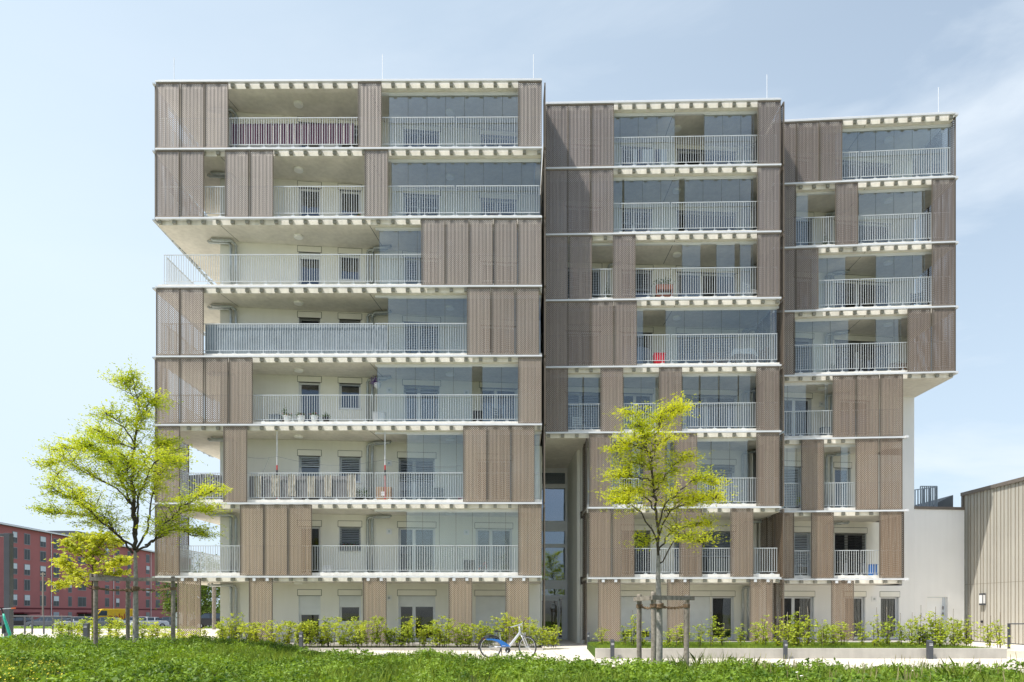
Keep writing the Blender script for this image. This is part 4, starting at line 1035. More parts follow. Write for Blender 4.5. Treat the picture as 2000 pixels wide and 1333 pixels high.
# ------------------------------------------------------------------ hedge plants
def shrub_proto(kind, seed, label, group, name):
    rd = random.Random(seed); rg = np.random.default_rng(seed)
    t = thing(name, label, 'shrub', (0, 0, 0), group); st = MB(); C = []
    if kind == 'dense': ns, hh, sp, nl = 7, 1.08, .34, 16
    else: ns, hh, sp, nl = 3, .98, .12, 9
    for k in range(ns):
        a = rd.uniform(0, 6.28); x0, y0 = rd.gauss(0, sp*.3), rd.gauss(0, sp*.3); tx, ty = x0+math.cos(a)*sp*rd.uniform(.2, 1), y0+math.sin(a)*sp*.7; h = hh*rd.uniform(.72, 1.03)
        pts = [Vector((x0, y0, 0)), Vector(((x0*1.5+tx)/2.5+rd.gauss(0, .02), (y0*1.5+ty)/2.5, h*.5)), Vector((tx, ty, h))]
        st.tube(pts, [.009, .007, .003], 5)
        for q in range(nl if kind == 'dense' else (24 if kind == 'thin' else 12)):
            f = rd.uniform(.16, 1.) if kind == 'dense' else rd.uniform(.1, 1.); p = pts[0].lerp(pts[1], f*2) if f < .5 else pts[1].lerp(pts[2], f*2-1)
            tw = Vector((rd.gauss(0, 1), rd.gauss(0, 1), rd.uniform(-.1, .3))).normalized()*rd.uniform(.06, .22 if kind == 'dense' else .27)
            st.tube([p, p+tw], [.004, .002], 4, cap=False)
            for w in range(7):
                C.append(tuple(p+tw*(.3+.8*w/6)+Vector((rd.gauss(0, .026), rd.gauss(0, .026), rd.gauss(0, .022)))))
    st.build('stems', M['bark_dark'], t, origin=(0, 0, 0))
    C = np.array(C); V = leafquads(C, rg.uniform(.05, .09, len(C)), rg.uniform(.035, .06, len(C)), .3, rg)
    fastmesh('leaves', V, 4, M['leaf_hedge'], t)
    if kind != 'dense':
        mb = MB(); mb.tube([(.02, .02, 0), (.03, .01, 1.12)], .006, 5); mb.build('cane', M['wood'], t, origin=(0, 0, 0))
    return t
def hedge(kind, spots, label, group, name):
    if kind != 'dense': spots = [q for i, q in enumerate(spots) if (i*7+len(spots)) % 11 != 0]
    pr = [shrub_proto(kind, 40+k+(0 if kind == 'dense' else 10)+len(spots), label, group, name) for k in range(5)]; rd = random.Random(len(spots))
    for i, (x, y, z, s) in enumerate(spots):
        o = pr[i] if i < 5 else dup(pr[rd.randrange(5)])
        o.location = (x, y, z); o.rotation_euler.z = rd.uniform(0, 6.28); o.scale = (s*rd.uniform(.8, 1.3), s*rd.uniform(.9, 1.2), s*rd.uniform(.70 if kind == 'dense' else .62, 1.12))
rd = random.Random(3); sp1 = []
for k in range(29):
    px = 442+k*22.6+rd.uniform(-6, 6); D = 26.0+rd.uniform(-.3, .3); sp1.append(((px-1000)*D/F_PX, D, .06, 1.08))
hedge('dense', sp1, 'bushy light green hedge plant in the bed before the left ground floor', 'dense hedge plants in the bed left of the entrance', 'hedge_shrub')
sp2 = []
for k in range(21):
    px = 118+k*15.8+rd.uniform(-5, 5); D = 25.2+rd.uniform(-.5, .9); x = (px-1000)*D/F_PX; sp2.append((x, D, float(gz(x, D)), .98))
hedge('thin', sp2, 'thin pale hedge plant on a cane beside the gravel lot at the left', 'thin hedge plants beside the gravel lot', 'hedge_plant')
sp3 = []
for k in range(37):
    px = 1172+k*21.6+rd.uniform(-7, 7); D = 22.+rd.uniform(-.5, .6)+(1.3 if k < 3 else 0); s = 1.0 if k < 15 else 1.12
    if px > 1900: s = 1.2
    sp3.append(((px-1000)*D/F_PX, D, .27, s*.98))
hedge('thin2', sp3, 'young leafy plant tied to a cane in the concrete planter', 'young plants in the concrete planter', 'hedge_plant')
sp4 = [((px-1000)*D/F_PX, D, .27, .9) for px, D in ((1548, 22.6), (1605, 22.3), (1812, 22.2), (1868, 22.5), (1838, 22.1))]
hedge('dense', sp4, 'bushier light green shrub among the thin plants of the concrete planter', 'bushy shrubs in the concrete planter', 'hedge_shrub')

# ------------------------------------------------------------------ bollards, lamp post, fence
def bollard(px, base, hh, D, label, w=.11, z=None):
    x = (px-1000)*D/F_PX; z = float(gz(x, D)) if z is None else z; t = thing('bollard_light', label, 'bollard light', (x, D, z), 'path bollard lights')
    mb = MB(); hw = w/2
    P = [(-hw, -hw*.9, 0), (hw, -hw*.9, 0), (hw, hw*.9, 0), (-hw, hw*.9, 0), (-hw, -hw*.9, hh-.05), (hw, -hw*.9, hh-.05), (hw, hw*.9, hh), (-hw, hw*.9, hh)]
    mb.add([(p[0]+x, p[1]+D, p[2]+z) for p in P], [(3, 2, 1, 0), (4, 5, 6, 7), (0, 1, 5, 4), (1, 2, 6, 5), (2, 3, 7, 6), (3, 0, 4, 7)]); mb.build('post', M['anth'], t, bevel=.006)
    mb = MB()
    for dz in (.13, .17): mb.box(x-hw*.7, x+hw*.7, D-hw*.9-.004, D-hw*.9-.0005, z+hh-dz, z+hh-dz+.014)
    mb.build('light_slot', M['lamp_lit'], t)
bollard(169, 1250, .68, 24.6, 'anthracite bollard light among the thin hedge plants at the left', .165)
bollard(588, 1258, .70, 24.7, 'anthracite bollard light in front of the left ground floor windows', .13)
bollard(1149, 1268, .66, 26.0, 'anthracite bollard light beside the entrance pillar', .10)
bollard(1196, 1272, .60, 20.55, 'anthracite bollard light at the left end of the concrete planter', .115)
bollard(1534, 1285, .57, 20.55, 'anthracite bollard light in front of the middle of the planter wall', .105)
bollard(1816, 1287, .58, 20.55, 'anthracite bollard light in front of the right end of the planter wall', .145)
D = 26.; x = (17-1000)*D/F_PX; z = float(gz(x, D)); lp = thing('lamp_post', 'tall square anthracite lamp post at the left edge', 'street lamp', (x, D, z))
mb = MB(); mb.box(x-.11, x+.11, D-.11, D+.11, z, 4.42); mb.build('mast', M['anth'], lp, bevel=.008)
mb = MB(); mb.box(x-2.0, x-.111, D-.10, D+.10, 4.30, 4.40); mb.build('arm', M['anth'], lp, bevel=.008)
mb = MB(); mb.box(x-1.9, x-.5, D-.07, D+.07, 4.292, 4.299); mb.build('light_panel', M['lamp_lit'], lp)
fn = thing('bike_barrier', 'dark metal rail barrier on thin posts in front of the gravel lot', 'barrier', (-25, 33, 0))
D = 33.; zf = float(gz(-25, D))
for px in (5, 48.5, 63, 85.5, 103, 121, 140):
    x = (px-1000)*D/F_PX; mb = MB(); mb.box(x-.035, x+.035, D-.02, D+.02, float(gz(x, D))-.05, zf+.86); mb.build('post', M['anth'], fn)
mb = MB(); mb.tube([((-8-1000)*D/F_PX, D, zf+.88), ((141-1000)*D/F_PX, D, zf+.86)], .022, 6); mb.build('top_rail', M['anth'], fn)

# ------------------------------------------------------------------ scooter
D = 24.6; sx_ = (12-1000)*D/F_PX; z = float(gz(sx_, D)); sc = thing('electric_scooter', 'teal electric scooter with orange grips beside the lamp post', 'scooter', (sx_, D, z))
def S(a, c, dy=0.): return (sx_+a, D+dy, z+c)
mb = MB(); mb.tube([S(-.10, 1.0), S(-.06, .82), S(.10, .36), S(.18, .16)], [.03, .045, .055, .04], 10); mb.build('stem', M['teal'], sc, smooth=True)
mb = MB(); mb.tube([S(-.17, 1.19), S(-.13, 1.08), S(-.10, 1.0)], .026, 8); mb.build('stem_top', M['black'], sc)
mb = MB(); mb.extrude([(sx_-.75, z+.12), (sx_+.12, z+.12), (sx_+.2, z+.24), (sx_+.12, z+.22), (sx_+.05, z+.17), (sx_-.75, z+.17)], D-.08, D+.08); mb.build('deck', M['teal'], sc, bevel=.01)
mb = MB(); mb.tube([S(-.30, 1.13, -.2), S(-.17, 1.17), S(.10, 1.20, .2)], .014, 8); hb = mb.build('handlebar', M['silverpaint'], sc)
mb = MB(); mb.tube([S(.06, 1.195, .17), S(.17, 1.20, .25)], .02, 8); mb.tube([S(-.30, 1.13, -.2), S(-.24, 1.15, -.1)], .02, 8); mb.build('grip', M['orange'], hb)
for a in (.24, -.78):
    mb = MB(); mb.torus(S(a, .125), (0, 1, 0), .10, .028, 24, 8); mb.lathe([(.02, 0), (.02, .01)], S(a, .12), 6); w = mb.build('wheel', M['rubber'], sc, smooth=True)
    mb = MB(); mb.tube([S(a, .125, -.03), S(a, .125, .03)], .075, 14); mb.build('hub', M['black'], w)
mb = MB(); mb.extrude([(sx_-.02, z+.30), (sx_-.14, z+.30), (sx_-.10, z+.62), (sx_-.04, z+.62)], D-.04, D+.03); mb.build('battery_pack', M['black'], sc, bevel=.012)

# ------------------------------------------------------------------ bicycle
D = 20.9; BX = (958-1000)*D/F_PX; bike = thing('bicycle', 'silver step through rental bicycle with blue rear fairing parked on the path', 'bicycle', (BX+.5, D, 0))
RW = .342
def Bp(a, c, dy=0.): return (BX+a, D+dy, c)
ang = R(38); cdx, cdy = math.cos(ang), math.sin(ang)
def wheel(c, ax):
    mb = MB(); mb.torus(c, ax, RW-.02, .021, 40, 8); w = mb.build('wheel', M['rubber'], bike, smooth=True)
    mb = MB(); mb.torus(c, ax, RW-.045, .012, 40, 6); A = Vector(ax).normalized(); u = A.orthogonal().normalized(); v = A.cross(u); cc = Vector(c)
    mb.build('rim', M['rim'], w, smooth=True)
    mb = MB()
    for k in range(24):
        t = 2*math.pi*k/24; mb.tube([cc+A*.02*(1 if k % 2 else -1), cc+(u*math.cos(t)+v*math.sin(t))*(RW-.05)], .0022, 4, cap=False)
    mb.tube([cc-A*.05, cc+A*.05], .035, 10); mb.build('spokes', M['rim'], w)
FWx = 1.13
wheel(Bp(0, RW), (0, 1, 0))
fax = (-math.sin(ang), math.cos(ang), 0)
fc = (BX+FWx, D-.03, RW); wheel(fc, (math.sin(ang)*1, math.cos(ang), 0))
head = Vector(Bp(.90, .80)); 
mb = MB(); mb.tube([Bp(0, RW), Bp(.25, .345), Bp(.50, .35), Bp(.58, .30)], [.020, .026, .034, .036], 10)     # chain stay
mb.tube([Bp(.52, .32), Bp(.60, .40), Bp(.88, .76), Bp(.90, .83), Bp(.885, .98)], [.04, .042, .036, .030, .024], 12)  # down tube and head
mb.build('frame', M['silverpaint'], bike, smooth=True)
mb = MB(); mb.tube([(BX+.90, D, .92), (BX+.92, D, .74), (BX+.95, D-.005, .69)], .022, 8)
for sgn in (-1, 1):
    o_ = Vector((math.sin(ang), math.cos(ang), 0))*.055*sgn
    mb.tube([Vector((BX+.95, D-.005, .70))+o_*.5, Vector((BX+1.0, D-.01, .66))+o_, Vector(fc)+o_], [.018, .018, .012], 8)
mb.build('fork', M['silverpaint'], bike, smooth=True)
mb = MB(); ctr = Vector((BX+.90, D, 1.03))
mb.tube([Bp(.885, .98), ctr], .016, 8)
hv = Vector((.62, .78, 0)).normalized()
mb.tube([ctr-hv*.30+Vector((-.17, -.05, -.09)), ctr-hv*.22+Vector((-.06, 0, -.05)), ctr-hv*.06, ctr+hv*.10+Vector((.0, 0, .03)), ctr+hv*.28+Vector((-.03, 0, .12))], .013, 8)
hb = mb.build('handlebar', M['silverpaint'], bike, smooth=True)
mb = MB(); mb.tube([ctr+hv*.14+Vector((0, 0, .045)), ctr+hv*.28+Vector((-.03, 0, .12))], .018, 8); mb.tube([ctr-hv*.30+Vector((-.17, -.05, -.09)), ctr-hv*.27+Vector((-.12, -.03, -.075))], .018, 8); mb.build('grip', M['black'], hb)
mb = MB()
for sgn in (-1, 1): mb.tube([ctr+Vector((.02, .03*sgn, .0)), ctr+Vector((.07, .04*sgn, -.02)), ctr+Vector((.07, .04*sgn, -.18))], .008, 6)
mb.tube([Bp(.93, .78), Bp(1.02, .76), Bp(1.08, .80), Bp(1.07, .66), Bp(.98, .66)], .009, 6); mb.build('front_carrier', M['silverpaint'], bike)
mb = MB(); mb.lathe([(.02, -.03), (.05, -.02), (.055, .03), (.04, .04)], Bp(1.03, .70, -.02), 12); mb.build('headlight', M['frame_dark'], bike)
prof = [(-.14, .585), (-.10, .62), (.10, .61), (.32, .56), (.45, .49), (.60, .38), (.62, .355), (.33, .355), (.31, .42), (.22, .50), (.06, .55), (-.12, .56)]
mb = MB(); mb.extrude([(BX+a, c) for a, c in prof], D-.05, D+.05); fg = mb.build('rear_fairing', M['blue'], bike, bevel=.015)
mb = MB()
for a in (.36, .385, .41, .44): mb.box(BX+a, BX+a+.016, D-.0585, D-.0555, .385, .397)
mb.build('lettering', M['white'], fg)
mb = MB(); pa = [Bp(math.cos(t)*(RW+.025), RW+math.sin(t)*(RW+.025)) for t in np.linspace(R(8), R(190), 18)]; mb.tube(pa, .02, 6); mb.build('rear_mudguard', M['black'], bike)
mb = MB(); mb.tube([Bp(.31, .52), Bp(.28, .80)], .013, 8); mb.build('seat_post', M['silverpaint'], bike)
mb = MB(); mb.extrude([(BX+.11, .835), (BX+.15, .80), (BX+.30, .81), (BX+.43, .825), (BX+.44, .84), (BX+.28, .848), (BX+.15, .865)], D-.06, D+.06); sd = mb.build('saddle', M['black'], bike, bevel=.02)
mb = MB(); mb.box(BX-.20, BX+.18, D-.06, D+.06, .625, .64); mb.box(BX-.17, BX-.05, D-.05, D+.05, .64, .70); mb.build('rear_carrier', M['anth'], bike)
mb = MB(); mb.tube([Bp(.53, .25, -.06), Bp(.53, .25, -.045)], .085, 18); cg = mb.build('chain_wheel', M['black'], bike)
mb = MB(); mb.tube([Bp(.53, .25, -.07), Bp(.47, .11, -.08)], .012, 6); mb.box(BX+.42, BX+.53, D-.17, D-.08, .095, .115); mb.tube([Bp(.53, .25, .06), Bp(.59, .38, .08)], .012, 6); mb.build('crank', M['silverpaint'], cg)
mb = MB(); mb.tube([Bp(.0, .285, -.05), Bp(.5, .17, -.05)], .006, 5); mb.tube([Bp(.0, .36, -.05), Bp(.5, .33, -.05)], .006, 5); mb.build('chain', M['black'], bike)
mb = MB(); mb.tube([Bp(.33, .33, .03), Bp(.35, .02, .14)], .014, 6); mb.build('kickstand', M['black'], bike)
mb = MB(); mb.box(BX-.205, BX-.195, D-.03, D+.03, .57, .61); mb.build('tail_light', M['orange'], bike)

# ------------------------------------------------------------------ cars
def car(kind, x, y, rz, paint, label, name='parked_car', z=None):
    z = float(gz(x, y)) if z is None else z
    t = thing(name, label, 'van' if kind in ('van', 'minivan') else 'car', (x, y, z), None, 0.)
    if kind == 'sedan': L_, W_, prof, cab = 4.5, 1.78, [(-2.25, .35), (-2.2, .75), (-1.9, .95), (-1.2, 1.0), (1.0, .98), (1.9, .85), (2.22, .65), (2.25, .35)], [(-1.7, .97), (-1.0, 1.40), (.35, 1.42), (1.15, .97)]
    elif kind == 'estate': L_, W_, prof, cab = 4.6, 1.8, [(-2.3, .35), (-2.28, .9), (-2.2, 1.0), (1.0, .98), (1.95, .86), (2.28, .65), (2.3, .35)], [(-2.2, 1.0), (-1.9, 1.45), (.4, 1.47), (1.2, .97)]
    elif kind == 'van': L_, W_, prof, cab = 5.9, 2.0, [(-2.95, .45), (-2.95, 2.45), (-2.8, 2.58), (1.2, 2.58), (1.5, 2.5), (2.2, 1.55), (2.85, 1.25), (2.95, .9), (2.95, .45)], None
    else: L_, W_, prof, cab = 4.9, 1.9, [(-2.45, .4), (-2.45, 1.8), (-2.3, 1.92), (.9, 1.92), (1.8, 1.15), (2.35, .95), (2.45, .7), (2.45, .4)], None
    c, s_ = math.cos(rz), math.sin(rz)
    def T(a, b_, h): return (x+a*c-b_*s_, y+a*s_+b_*c, z+h)
    mb = MB(); mb.extrude(prof, -W_/2, W_/2, T=T); bd = mb.build('body', M[paint], t, bevel=.05)
    gl = MB()
    if cab:
        n = len(cab)
        for (sc_, y_) in ((1, 0),):
            P = [(a, -W_/2*.97, h) if h < 1.1 else (a, -W_/2*.78, h) for a, h in cab]+[(a, W_/2*.97, h) if h < 1.1 else (a, W_/2*.78, h) for a, h in cab]
            gl.add([T(*p) for p in P], [(0, 1, 2, 3), (7, 6, 5, 4), (0, 4, 5, 1), (2, 6, 7, 3)])
        rf = MB(); (a0, h0), (a1, h1) = cab[1], cab[2]; rf.box(a0-.03, a1+.03, -W_/2*.79, W_/2*.79, h0, h1+.03, T)
        for sy in (-1, 1):
            for q in (-.55, .35): rf.add([T(q, sy*W_/2*.975, .98), T(q+.08, sy*W_/2*.975, .98), T(q+.06, sy*W_/2*.79, 1.42), T(q-.02, sy*W_/2*.79, 1.42)], [(0, 1, 2, 3)])
        rf.build('roof', M[paint], t)
    else:
        hA, hB, aA, aB = (2.42, 1.6, 1.56, 2.16) if kind == 'van' else (1.85, 1.2, .98, 1.74)
        gl.add([T(aA+.03, -W_/2+.15, hA), T(aA+.03, W_/2-.15, hA), T(aB+.03, W_/2-.1, hB), T(aB+.03, -W_/2+.1, hB)], [(0, 1, 2, 3)])
        for sy in (-1, 1): gl.add([T(aA-.75, sy*(W_/2+.005), hB+.02), T(aB-.15, sy*(W_/2+.005), hB+.02), T(aA-.05, sy*(W_/2+.005), hA-.1), T(aA-.75, sy*(W_/2+.005), hA-.1)], [(0, 1, 2, 3)])
    gl.build('windows', M['carglass'], t)
    for ax in (-L_*.31, L_*.31):
        for sy in (-1, 1):
            mb = MB(); mb.tube([T(ax, sy*(W_/2-.18), .32), T(ax, sy*(W_/2+.01), .32)], .32, 18); w = mb.build('wheel', M['rubber'], t)
            mb = MB(); mb.tube([T(ax, sy*(W_/2+.011), .32), T(ax, sy*(W_/2+.02), .32)], .2, 12); mb.build('rim', M['rim'], w)
    hz = 1.05 if kind == 'van' else .68
    for sy in (-1, 1):
        mb = MB(); mb.box(L_/2-.12, L_/2+.015, sy*(W_/2-.35)-.17, sy*(W_/2-.35)+.17, hz-.08, hz+.08, T); mb.build('headlight', M['lamp_lit'], t)
    return t, T
def cx(px, D): return (px-1000)*D/F_PX
car('sedan', cx(40, 92), 92, R(200), 'car_black', 'black car parked behind the lamp post at the far left')
car('estate', cx(92, 88), 88, R(182), 'car_grey', 'dark grey estate car parked before the red building between two narrow poles')
car('sedan', cx(122, 94), 94, R(165), 'car_black', 'black car parked just right of the dark grey estate')
car('estate', cx(150, 86), 86, R(215), 'car_white', 'white car parked left of the yellow van')
vt, VT = car('van', cx(219, 96), 96, R(222), 'yellow', 'yellow delivery van with red lettering parked before the red building', 'delivery_van')
car('sedan', cx(208, 84), 84, R(190), 'car_grey', 'low dark car parked in front of the yellow van')
car('estate', cx(258, 92), 92, R(200), 'car_white', 'white car half hidden behind the trunk of the left tree')
car('sedan', cx(292, 90), 90, R(215), 'car_white', 'white car parked right of the left tree trunk')
car('sedan', cx(325, 96), 96, R(200), 'car_grey', 'grey car parked just left of the right post of the left tree')
car('minivan', cx(386, 78), 78, R(0), 'car_silver', 'pale green grey van seen under the balconies between screen and wall', 'parked_van')
car('sedan', cx(424, 62), 62, R(20), 'car_black', 'black car partly hidden by the white wall corner under the balconies', 'parked_car')
# lettering on the van
cu = bpy.data.curves.new('lettering', 'FONT'); cu.body = 'oehler'; cu.size = 1.25; cu.extrude = .004; cu.align_x = 'CENTER'
to = bpy.data.objects.new('lettering', cu); COL.objects.link(to); bpy.context.view_layer.update()
me = bpy.data.meshes.new_from_object(to); bpy.data.objects.remove(to)
lo = bpy.data.objects.new('lettering', me); COL.objects.link(lo); me.materials.append(M['car_red'])
VTp = VT(-.9, 1.02, 1.05); lo.parent = vt; lo.location = Vector(VTp)-WORLD[vt.name]; lo.rotation_euler = (R(90), 0, R(222-180)); 

# ------------------------------------------------------------------ red apartment block
rb = thing('red_apartment_block', 'long dark red five storey apartment block with narrow windows behind the parked cars', 'building', (-94, 150, -.65))
RB = Frame((-92.6, 112.), (-96.6, 205.)); zb = -.65; ZRT = 17.4
# facade looks towards +x: depth of the frame runs to -x
mb = MB(); mb.box(-12, RB.L, 0, 12, zb, ZRT, RB); mb.build('wall', M['redwall'], rb)
mb = MB(); mb.box(-12.4, RB.L+.4, -.7, 12.5, ZRT, ZRT+.35, RB); rf = mb.build('roof', M['roofgrey'], rb)
mb = MB(); mb.box(-12.4, RB.L+.4, -.74, -.705, ZRT+.02, ZRT+.3, RB); mb.build('gutter', M['alu'], rf)
mb = MB(); mb.box(9.2, 12.0, 1.5, 3.5, ZRT+.35, ZRT+2.6, RB); ch = mb.build('chimney', M['redwall'], rf)
mb = MB(); mb.box(40, 60, 2.5, 9, ZRT+.35, ZRT+2.2, RB); mb.build('roof_storey', M['roofgrey'], rf)
mb = MB(); mb.box(9.0, 12.2, 1.3, 3.7, ZRT+2.6, ZRT+2.75, RB); mb.build('chimney_cap', M['alu'], ch)
mb = MB(); mb.box(-12, RB.L, -.03, -.001, 2.05, 2.35, RB); mb.build('string_course', M['darkred'], rb)
cols = [(24, 33.5), (47, 58.5), (78, 89.5), (104, 115), (133, 140), (152, 168), (205, 213), (226, 233), (249, 255), (285, 292), (304, 312), (325, 329), (340, 344)]
rd = random.Random(8)
for ci, (a, b_) in enumerate(cols):
    s0, s1 = sorted((RB.s(a), RB.s(b_)))
    for fl in range(5):
        zc_ = 2.7+fl*2.94; hh = 2.15
        if ci == 5 and fl != 0: zc_ += .6; hh = 1.4
        mb = MB(); mb.box(s0, s1, -.05, -.002, zc_, zc_+hh, RB); w = mb.build('window', M['frame_dark'], rb)
        mb = MB()
        mid = (s0+s1)/2
        if rd.random() < .25: mb.box(s0+.12, s1-.12, -.075, -.062, zc_+hh*.5, zc_+hh-.1, RB); mb.build('blind', M['blind_light'], w)
        mb = MB(); mb.box(s0+.12, mid-.06, -.06, -.0505, zc_+.12, zc_+hh-.12, RB); mb.box(mid+.06, s1-.12, -.06, -.0505, zc_+.12, zc_+hh-.12, RB)
        mb.build('pane', M['darkpane'], w)
for a, b_ in ((24, 56), (150, 186)):
    mb = MB(); mb.box(RB.s(a), RB.s(b_), -2.2, -.01, 1.15, 1.45, RB); mb.build('canopy', M['darkred'], rb)
    mb = MB(); mb.box(RB.s(a)+.5, RB.s(b_)-.5, -.06, -.002, zb, 1.14, RB); mb.build('doorway', M['black'], rb)
for a, b_ in ((104, 115), (133, 140), (226, 233), (285, 292)):
    mb = MB(); mb.box(RB.s(a), RB.s(b_), -.06, -.002, zb+.4, 1.5, RB); mb.build('doorway', M['blind' if a == 104 else 'frame_dark'], rb)
for px in (99, 221, 294):
    mb = MB(); mb.tube([RB(RB.s(px), -.12, zb), RB(RB.s(px), -.12, ZRT)], .08, 6); mb.build('downpipe', M['alu'], rb)
for px, D, zt, lb in ((84, 88, 6.6, 'wooden pole standing before the red block at the left'), (430 - 12, 45, 4.2, 'dark pole seen under the balconies near the wall corner')):
    x = cx(px, D); z = float(gz(x, D)); mb = MB(); mb.tube([(x, D, z), (x, D, zt)], .11 if D > 50 else .13, 8)
    if D > 50: mb.box(x-.3, x+.3, D-.05, D+.05, zt-.3, zt-.15)
    tag(mb.build('utility_pole', M['wood']), lb, 'pole')
# fill beyond the red block: distant tree line
V = []
for k in range(420):
    px = rd.uniform(-500, 2500); D = rd.uniform(240, 300); c = np.array([cx(px, D), D, rd.uniform(0, 3.)]); V.append(c+rng.normal(size=(60, 3))*np.array([4, 2, 1.6]))
V = np.concatenate(V); V[:, 2] = np.clip(V[:, 2], -1, 6)
tag(fastmesh('distant_trees', leafquads(V, 1.6, 1.1, .4), 4, M['leaf_dark']), 'low far tree line at the horizon', 'trees', kind='stuff')

# ------------------------------------------------------------------ things on the balconies
def bp(F, px, d, row): a = F.s(px, d); x, y, _ = F(a, d, 0); return x, y, floorz(row)
def potplant(F, px, d, row, label, pot='white', r=.13, h=.22, lh=.25, leaf='pot_leaf', seed=0, fl=None):
    x, y, z = bp(F, px, d, row); t = thing('potted_plant', label, 'potted plant', (x, y, z)); mb = MB()
    mb.lathe([(r*.7, 0), (r, h), (r*1.08, h), (r*1.08, h+.02), (r*.9, h+.02), (r*.85, h-.03)], (x, y, z), 16); mb.build('pot', M[pot], t)
    rg = np.random.default_rng(seed+int(px)); n = 130; c = rg.normal(size=(n, 3))*np.array([r*.6, r*.6, lh*.26])+np.array([x, y, z+h+lh*.45]); c[:, :2] = x*0+np.array([x, y])+(c[:, :2]-np.array([x, y]))*np.clip(1.4-(c[:, 2:3]-z-h)/lh, .25, 1.3)
    c[:, 2] = np.maximum(c[:, 2], z+h); fastmesh('foliage', leafquads(c, .08, .03, .1, rg), 4, M[leaf], t, (x, y, z))
    if fl:
        c = rg.normal(size=(18, 3))*np.array([r*.6, r*.6, .03])+np.array([x, y, z+h+lh*.6]); fastmesh('blossom', leafquads(c, .05, .05, .6, rg), 4, M[fl], t, (x, y, z))
potplant(FA, 556, .55, 4, 'slim dark conifer in a pot on the fifth floor balcony', 'black', .12, .2, .55)
potplant(FA, 561, .36, 4, 'first white flower pot below the slim conifer', 'white', .15, .26, .12, fl='red')
potplant(FA, 588, .36, 4, 'white flower pot in front of the open balcony door', 'white', .15, .26, .16, fl='pink')
potplant(FA, 614, .36, 4, 'white flower pot with red blossoms at the right side of the open door', 'white', .15, .26, .16, fl='red')
potplant(FA, 637, .38, 4, 'dark pot with short greenery under the small window', 'black', .14, .2, .22)
potplant(FA, 700, .5, 5, 'dark green pot plants beside the ducts near the cardboard box', 'black', .15, .12, .42)
potplant(FA, 712, .55, 5, 'second dark leafy pot plant right beside the ducts', 'black', .15, .12, .46)
potplant(FA, 700.5, .5, 1, 'small red flowering pot near the brown screen on the seventh floor', 'red', .09, .12, .12, fl='red')
potplant(FB, 1186, .9, 2, 'tall leafy pot plant between two brown screens', 'black', .12, .2, .7)
potplant(FC, 1612, .9, 1, 'leafy pot plant on the small gap of the upper right balcony', 'white', .12, .2, .6)
potplant(FC, 1560, .8, 5, 'green pot plant behind glass beside the striped blind', 'black', .14, .2, .5, leaf='leaf_hedge')
potplant(FC, 1625, .6, 3, 'small dark pot plant at the lower right glazed balcony', 'black', .13, .2, .3)
x, y, z = bp(FA, 751, .9, 5)
t = thing('cardboard_box', 'brown cardboard box with white label beside the telescopic pole', 'box', (x, y, z)); mb = MB(); mb.box(x-.31, x+.31, y-.2, y+.2, z, z+.62); mb.build('carton', M['card'], t, bevel=.01)
mb = MB(); mb.box(x-.1, x+.08, y-.206, y-.201, z+.25, z+.42); mb.build('label', M['white'], t)
mb = MB(); mb.box(x-.02, x+.02, y-.2035, y-.2005, z+.43, z+.61); mb.build('tape', M['wood2'], t)
# hanging cloths behind railings
def cloth(F, p0, p1, row, zlo, zhi, m_, label, name='privacy_screen', d=.30, wave=.012, nz_=3, cat='cloth', sag=.0, seed=0):
    s0, s1 = F.s(p0, d), F.s(p1, d); n = max(6, int((s1-s0)/.06)); rg = random.Random(seed+int(p0)); mb = MB(); P = []
    for j in range(nz_+1):
        for i in range(n+1):
            f = j/nz_; a = s0+(s1-s0)*i/n; P.append(F(a, d+wave*math.sin(i*1.7+f*2)+rg.uniform(-wave, wave)*.6, RZ[row+1]+zlo+(zhi-zlo)*f-(sag*math.sin(math.pi*i/n) if j == nz_ else 0)))
    mb.add(P, [(j*(n+1)+i, j*(n+1)+i+1, (j+1)*(n+1)+i+1, (j+1)*(n+1)+i) for j in range(nz_) for i in range(n)])
    tag(mb.build(name, m_, smooth=True), label, cat)
cloth(FA, 451, 691, 0, .40, 1.24, M['rug'], 'burgundy and white striped rug hung behind the top left railing', 'striped_rug', wave=.01)
cloth(FA, 401, 725, 3, .22, 1.42, M['cloth_grey'], 'long grey privacy cloth behind the railing of the fifth row', wave=.006)
cloth(FA, 725, 757, 3, .22, 1.40, M['cloth_grey'], 'short torn grey privacy cloth right of the long one', wave=.02)
cloth(FA, 368, 434, 5, .22, 1.20, M['cloth_dgrey'], 'dark grey cloth behind the railing at the left corner above the tree', wave=.02, sag=-.06)
cloth(FA, 486, 694, 5, .26, 1.18, M['cloth_dgrey'], 'long grey backing cloth behind the beige covers', wave=.01, d=.34)
for k, (a, b_) in enumerate(((496, 511), (530, 546.5), (561.5, 578), (599.5, 616), (632, 648), (678, 695))):
    cloth(FA, a, b_, 5, .30+.02*k % .05, 1.17+.03*(k % 3), M['cloth_beige'], ('leftmost narrow', 'second from left wrinkled', 'third from left wrinkled', 'fourth from left crumpled', 'fifth from left smooth', 'rightmost crumpled')[k]+' beige cloth strip behind the railing', 'beige_cloth', wave=.03, nz_=9, d=.27, seed=k)
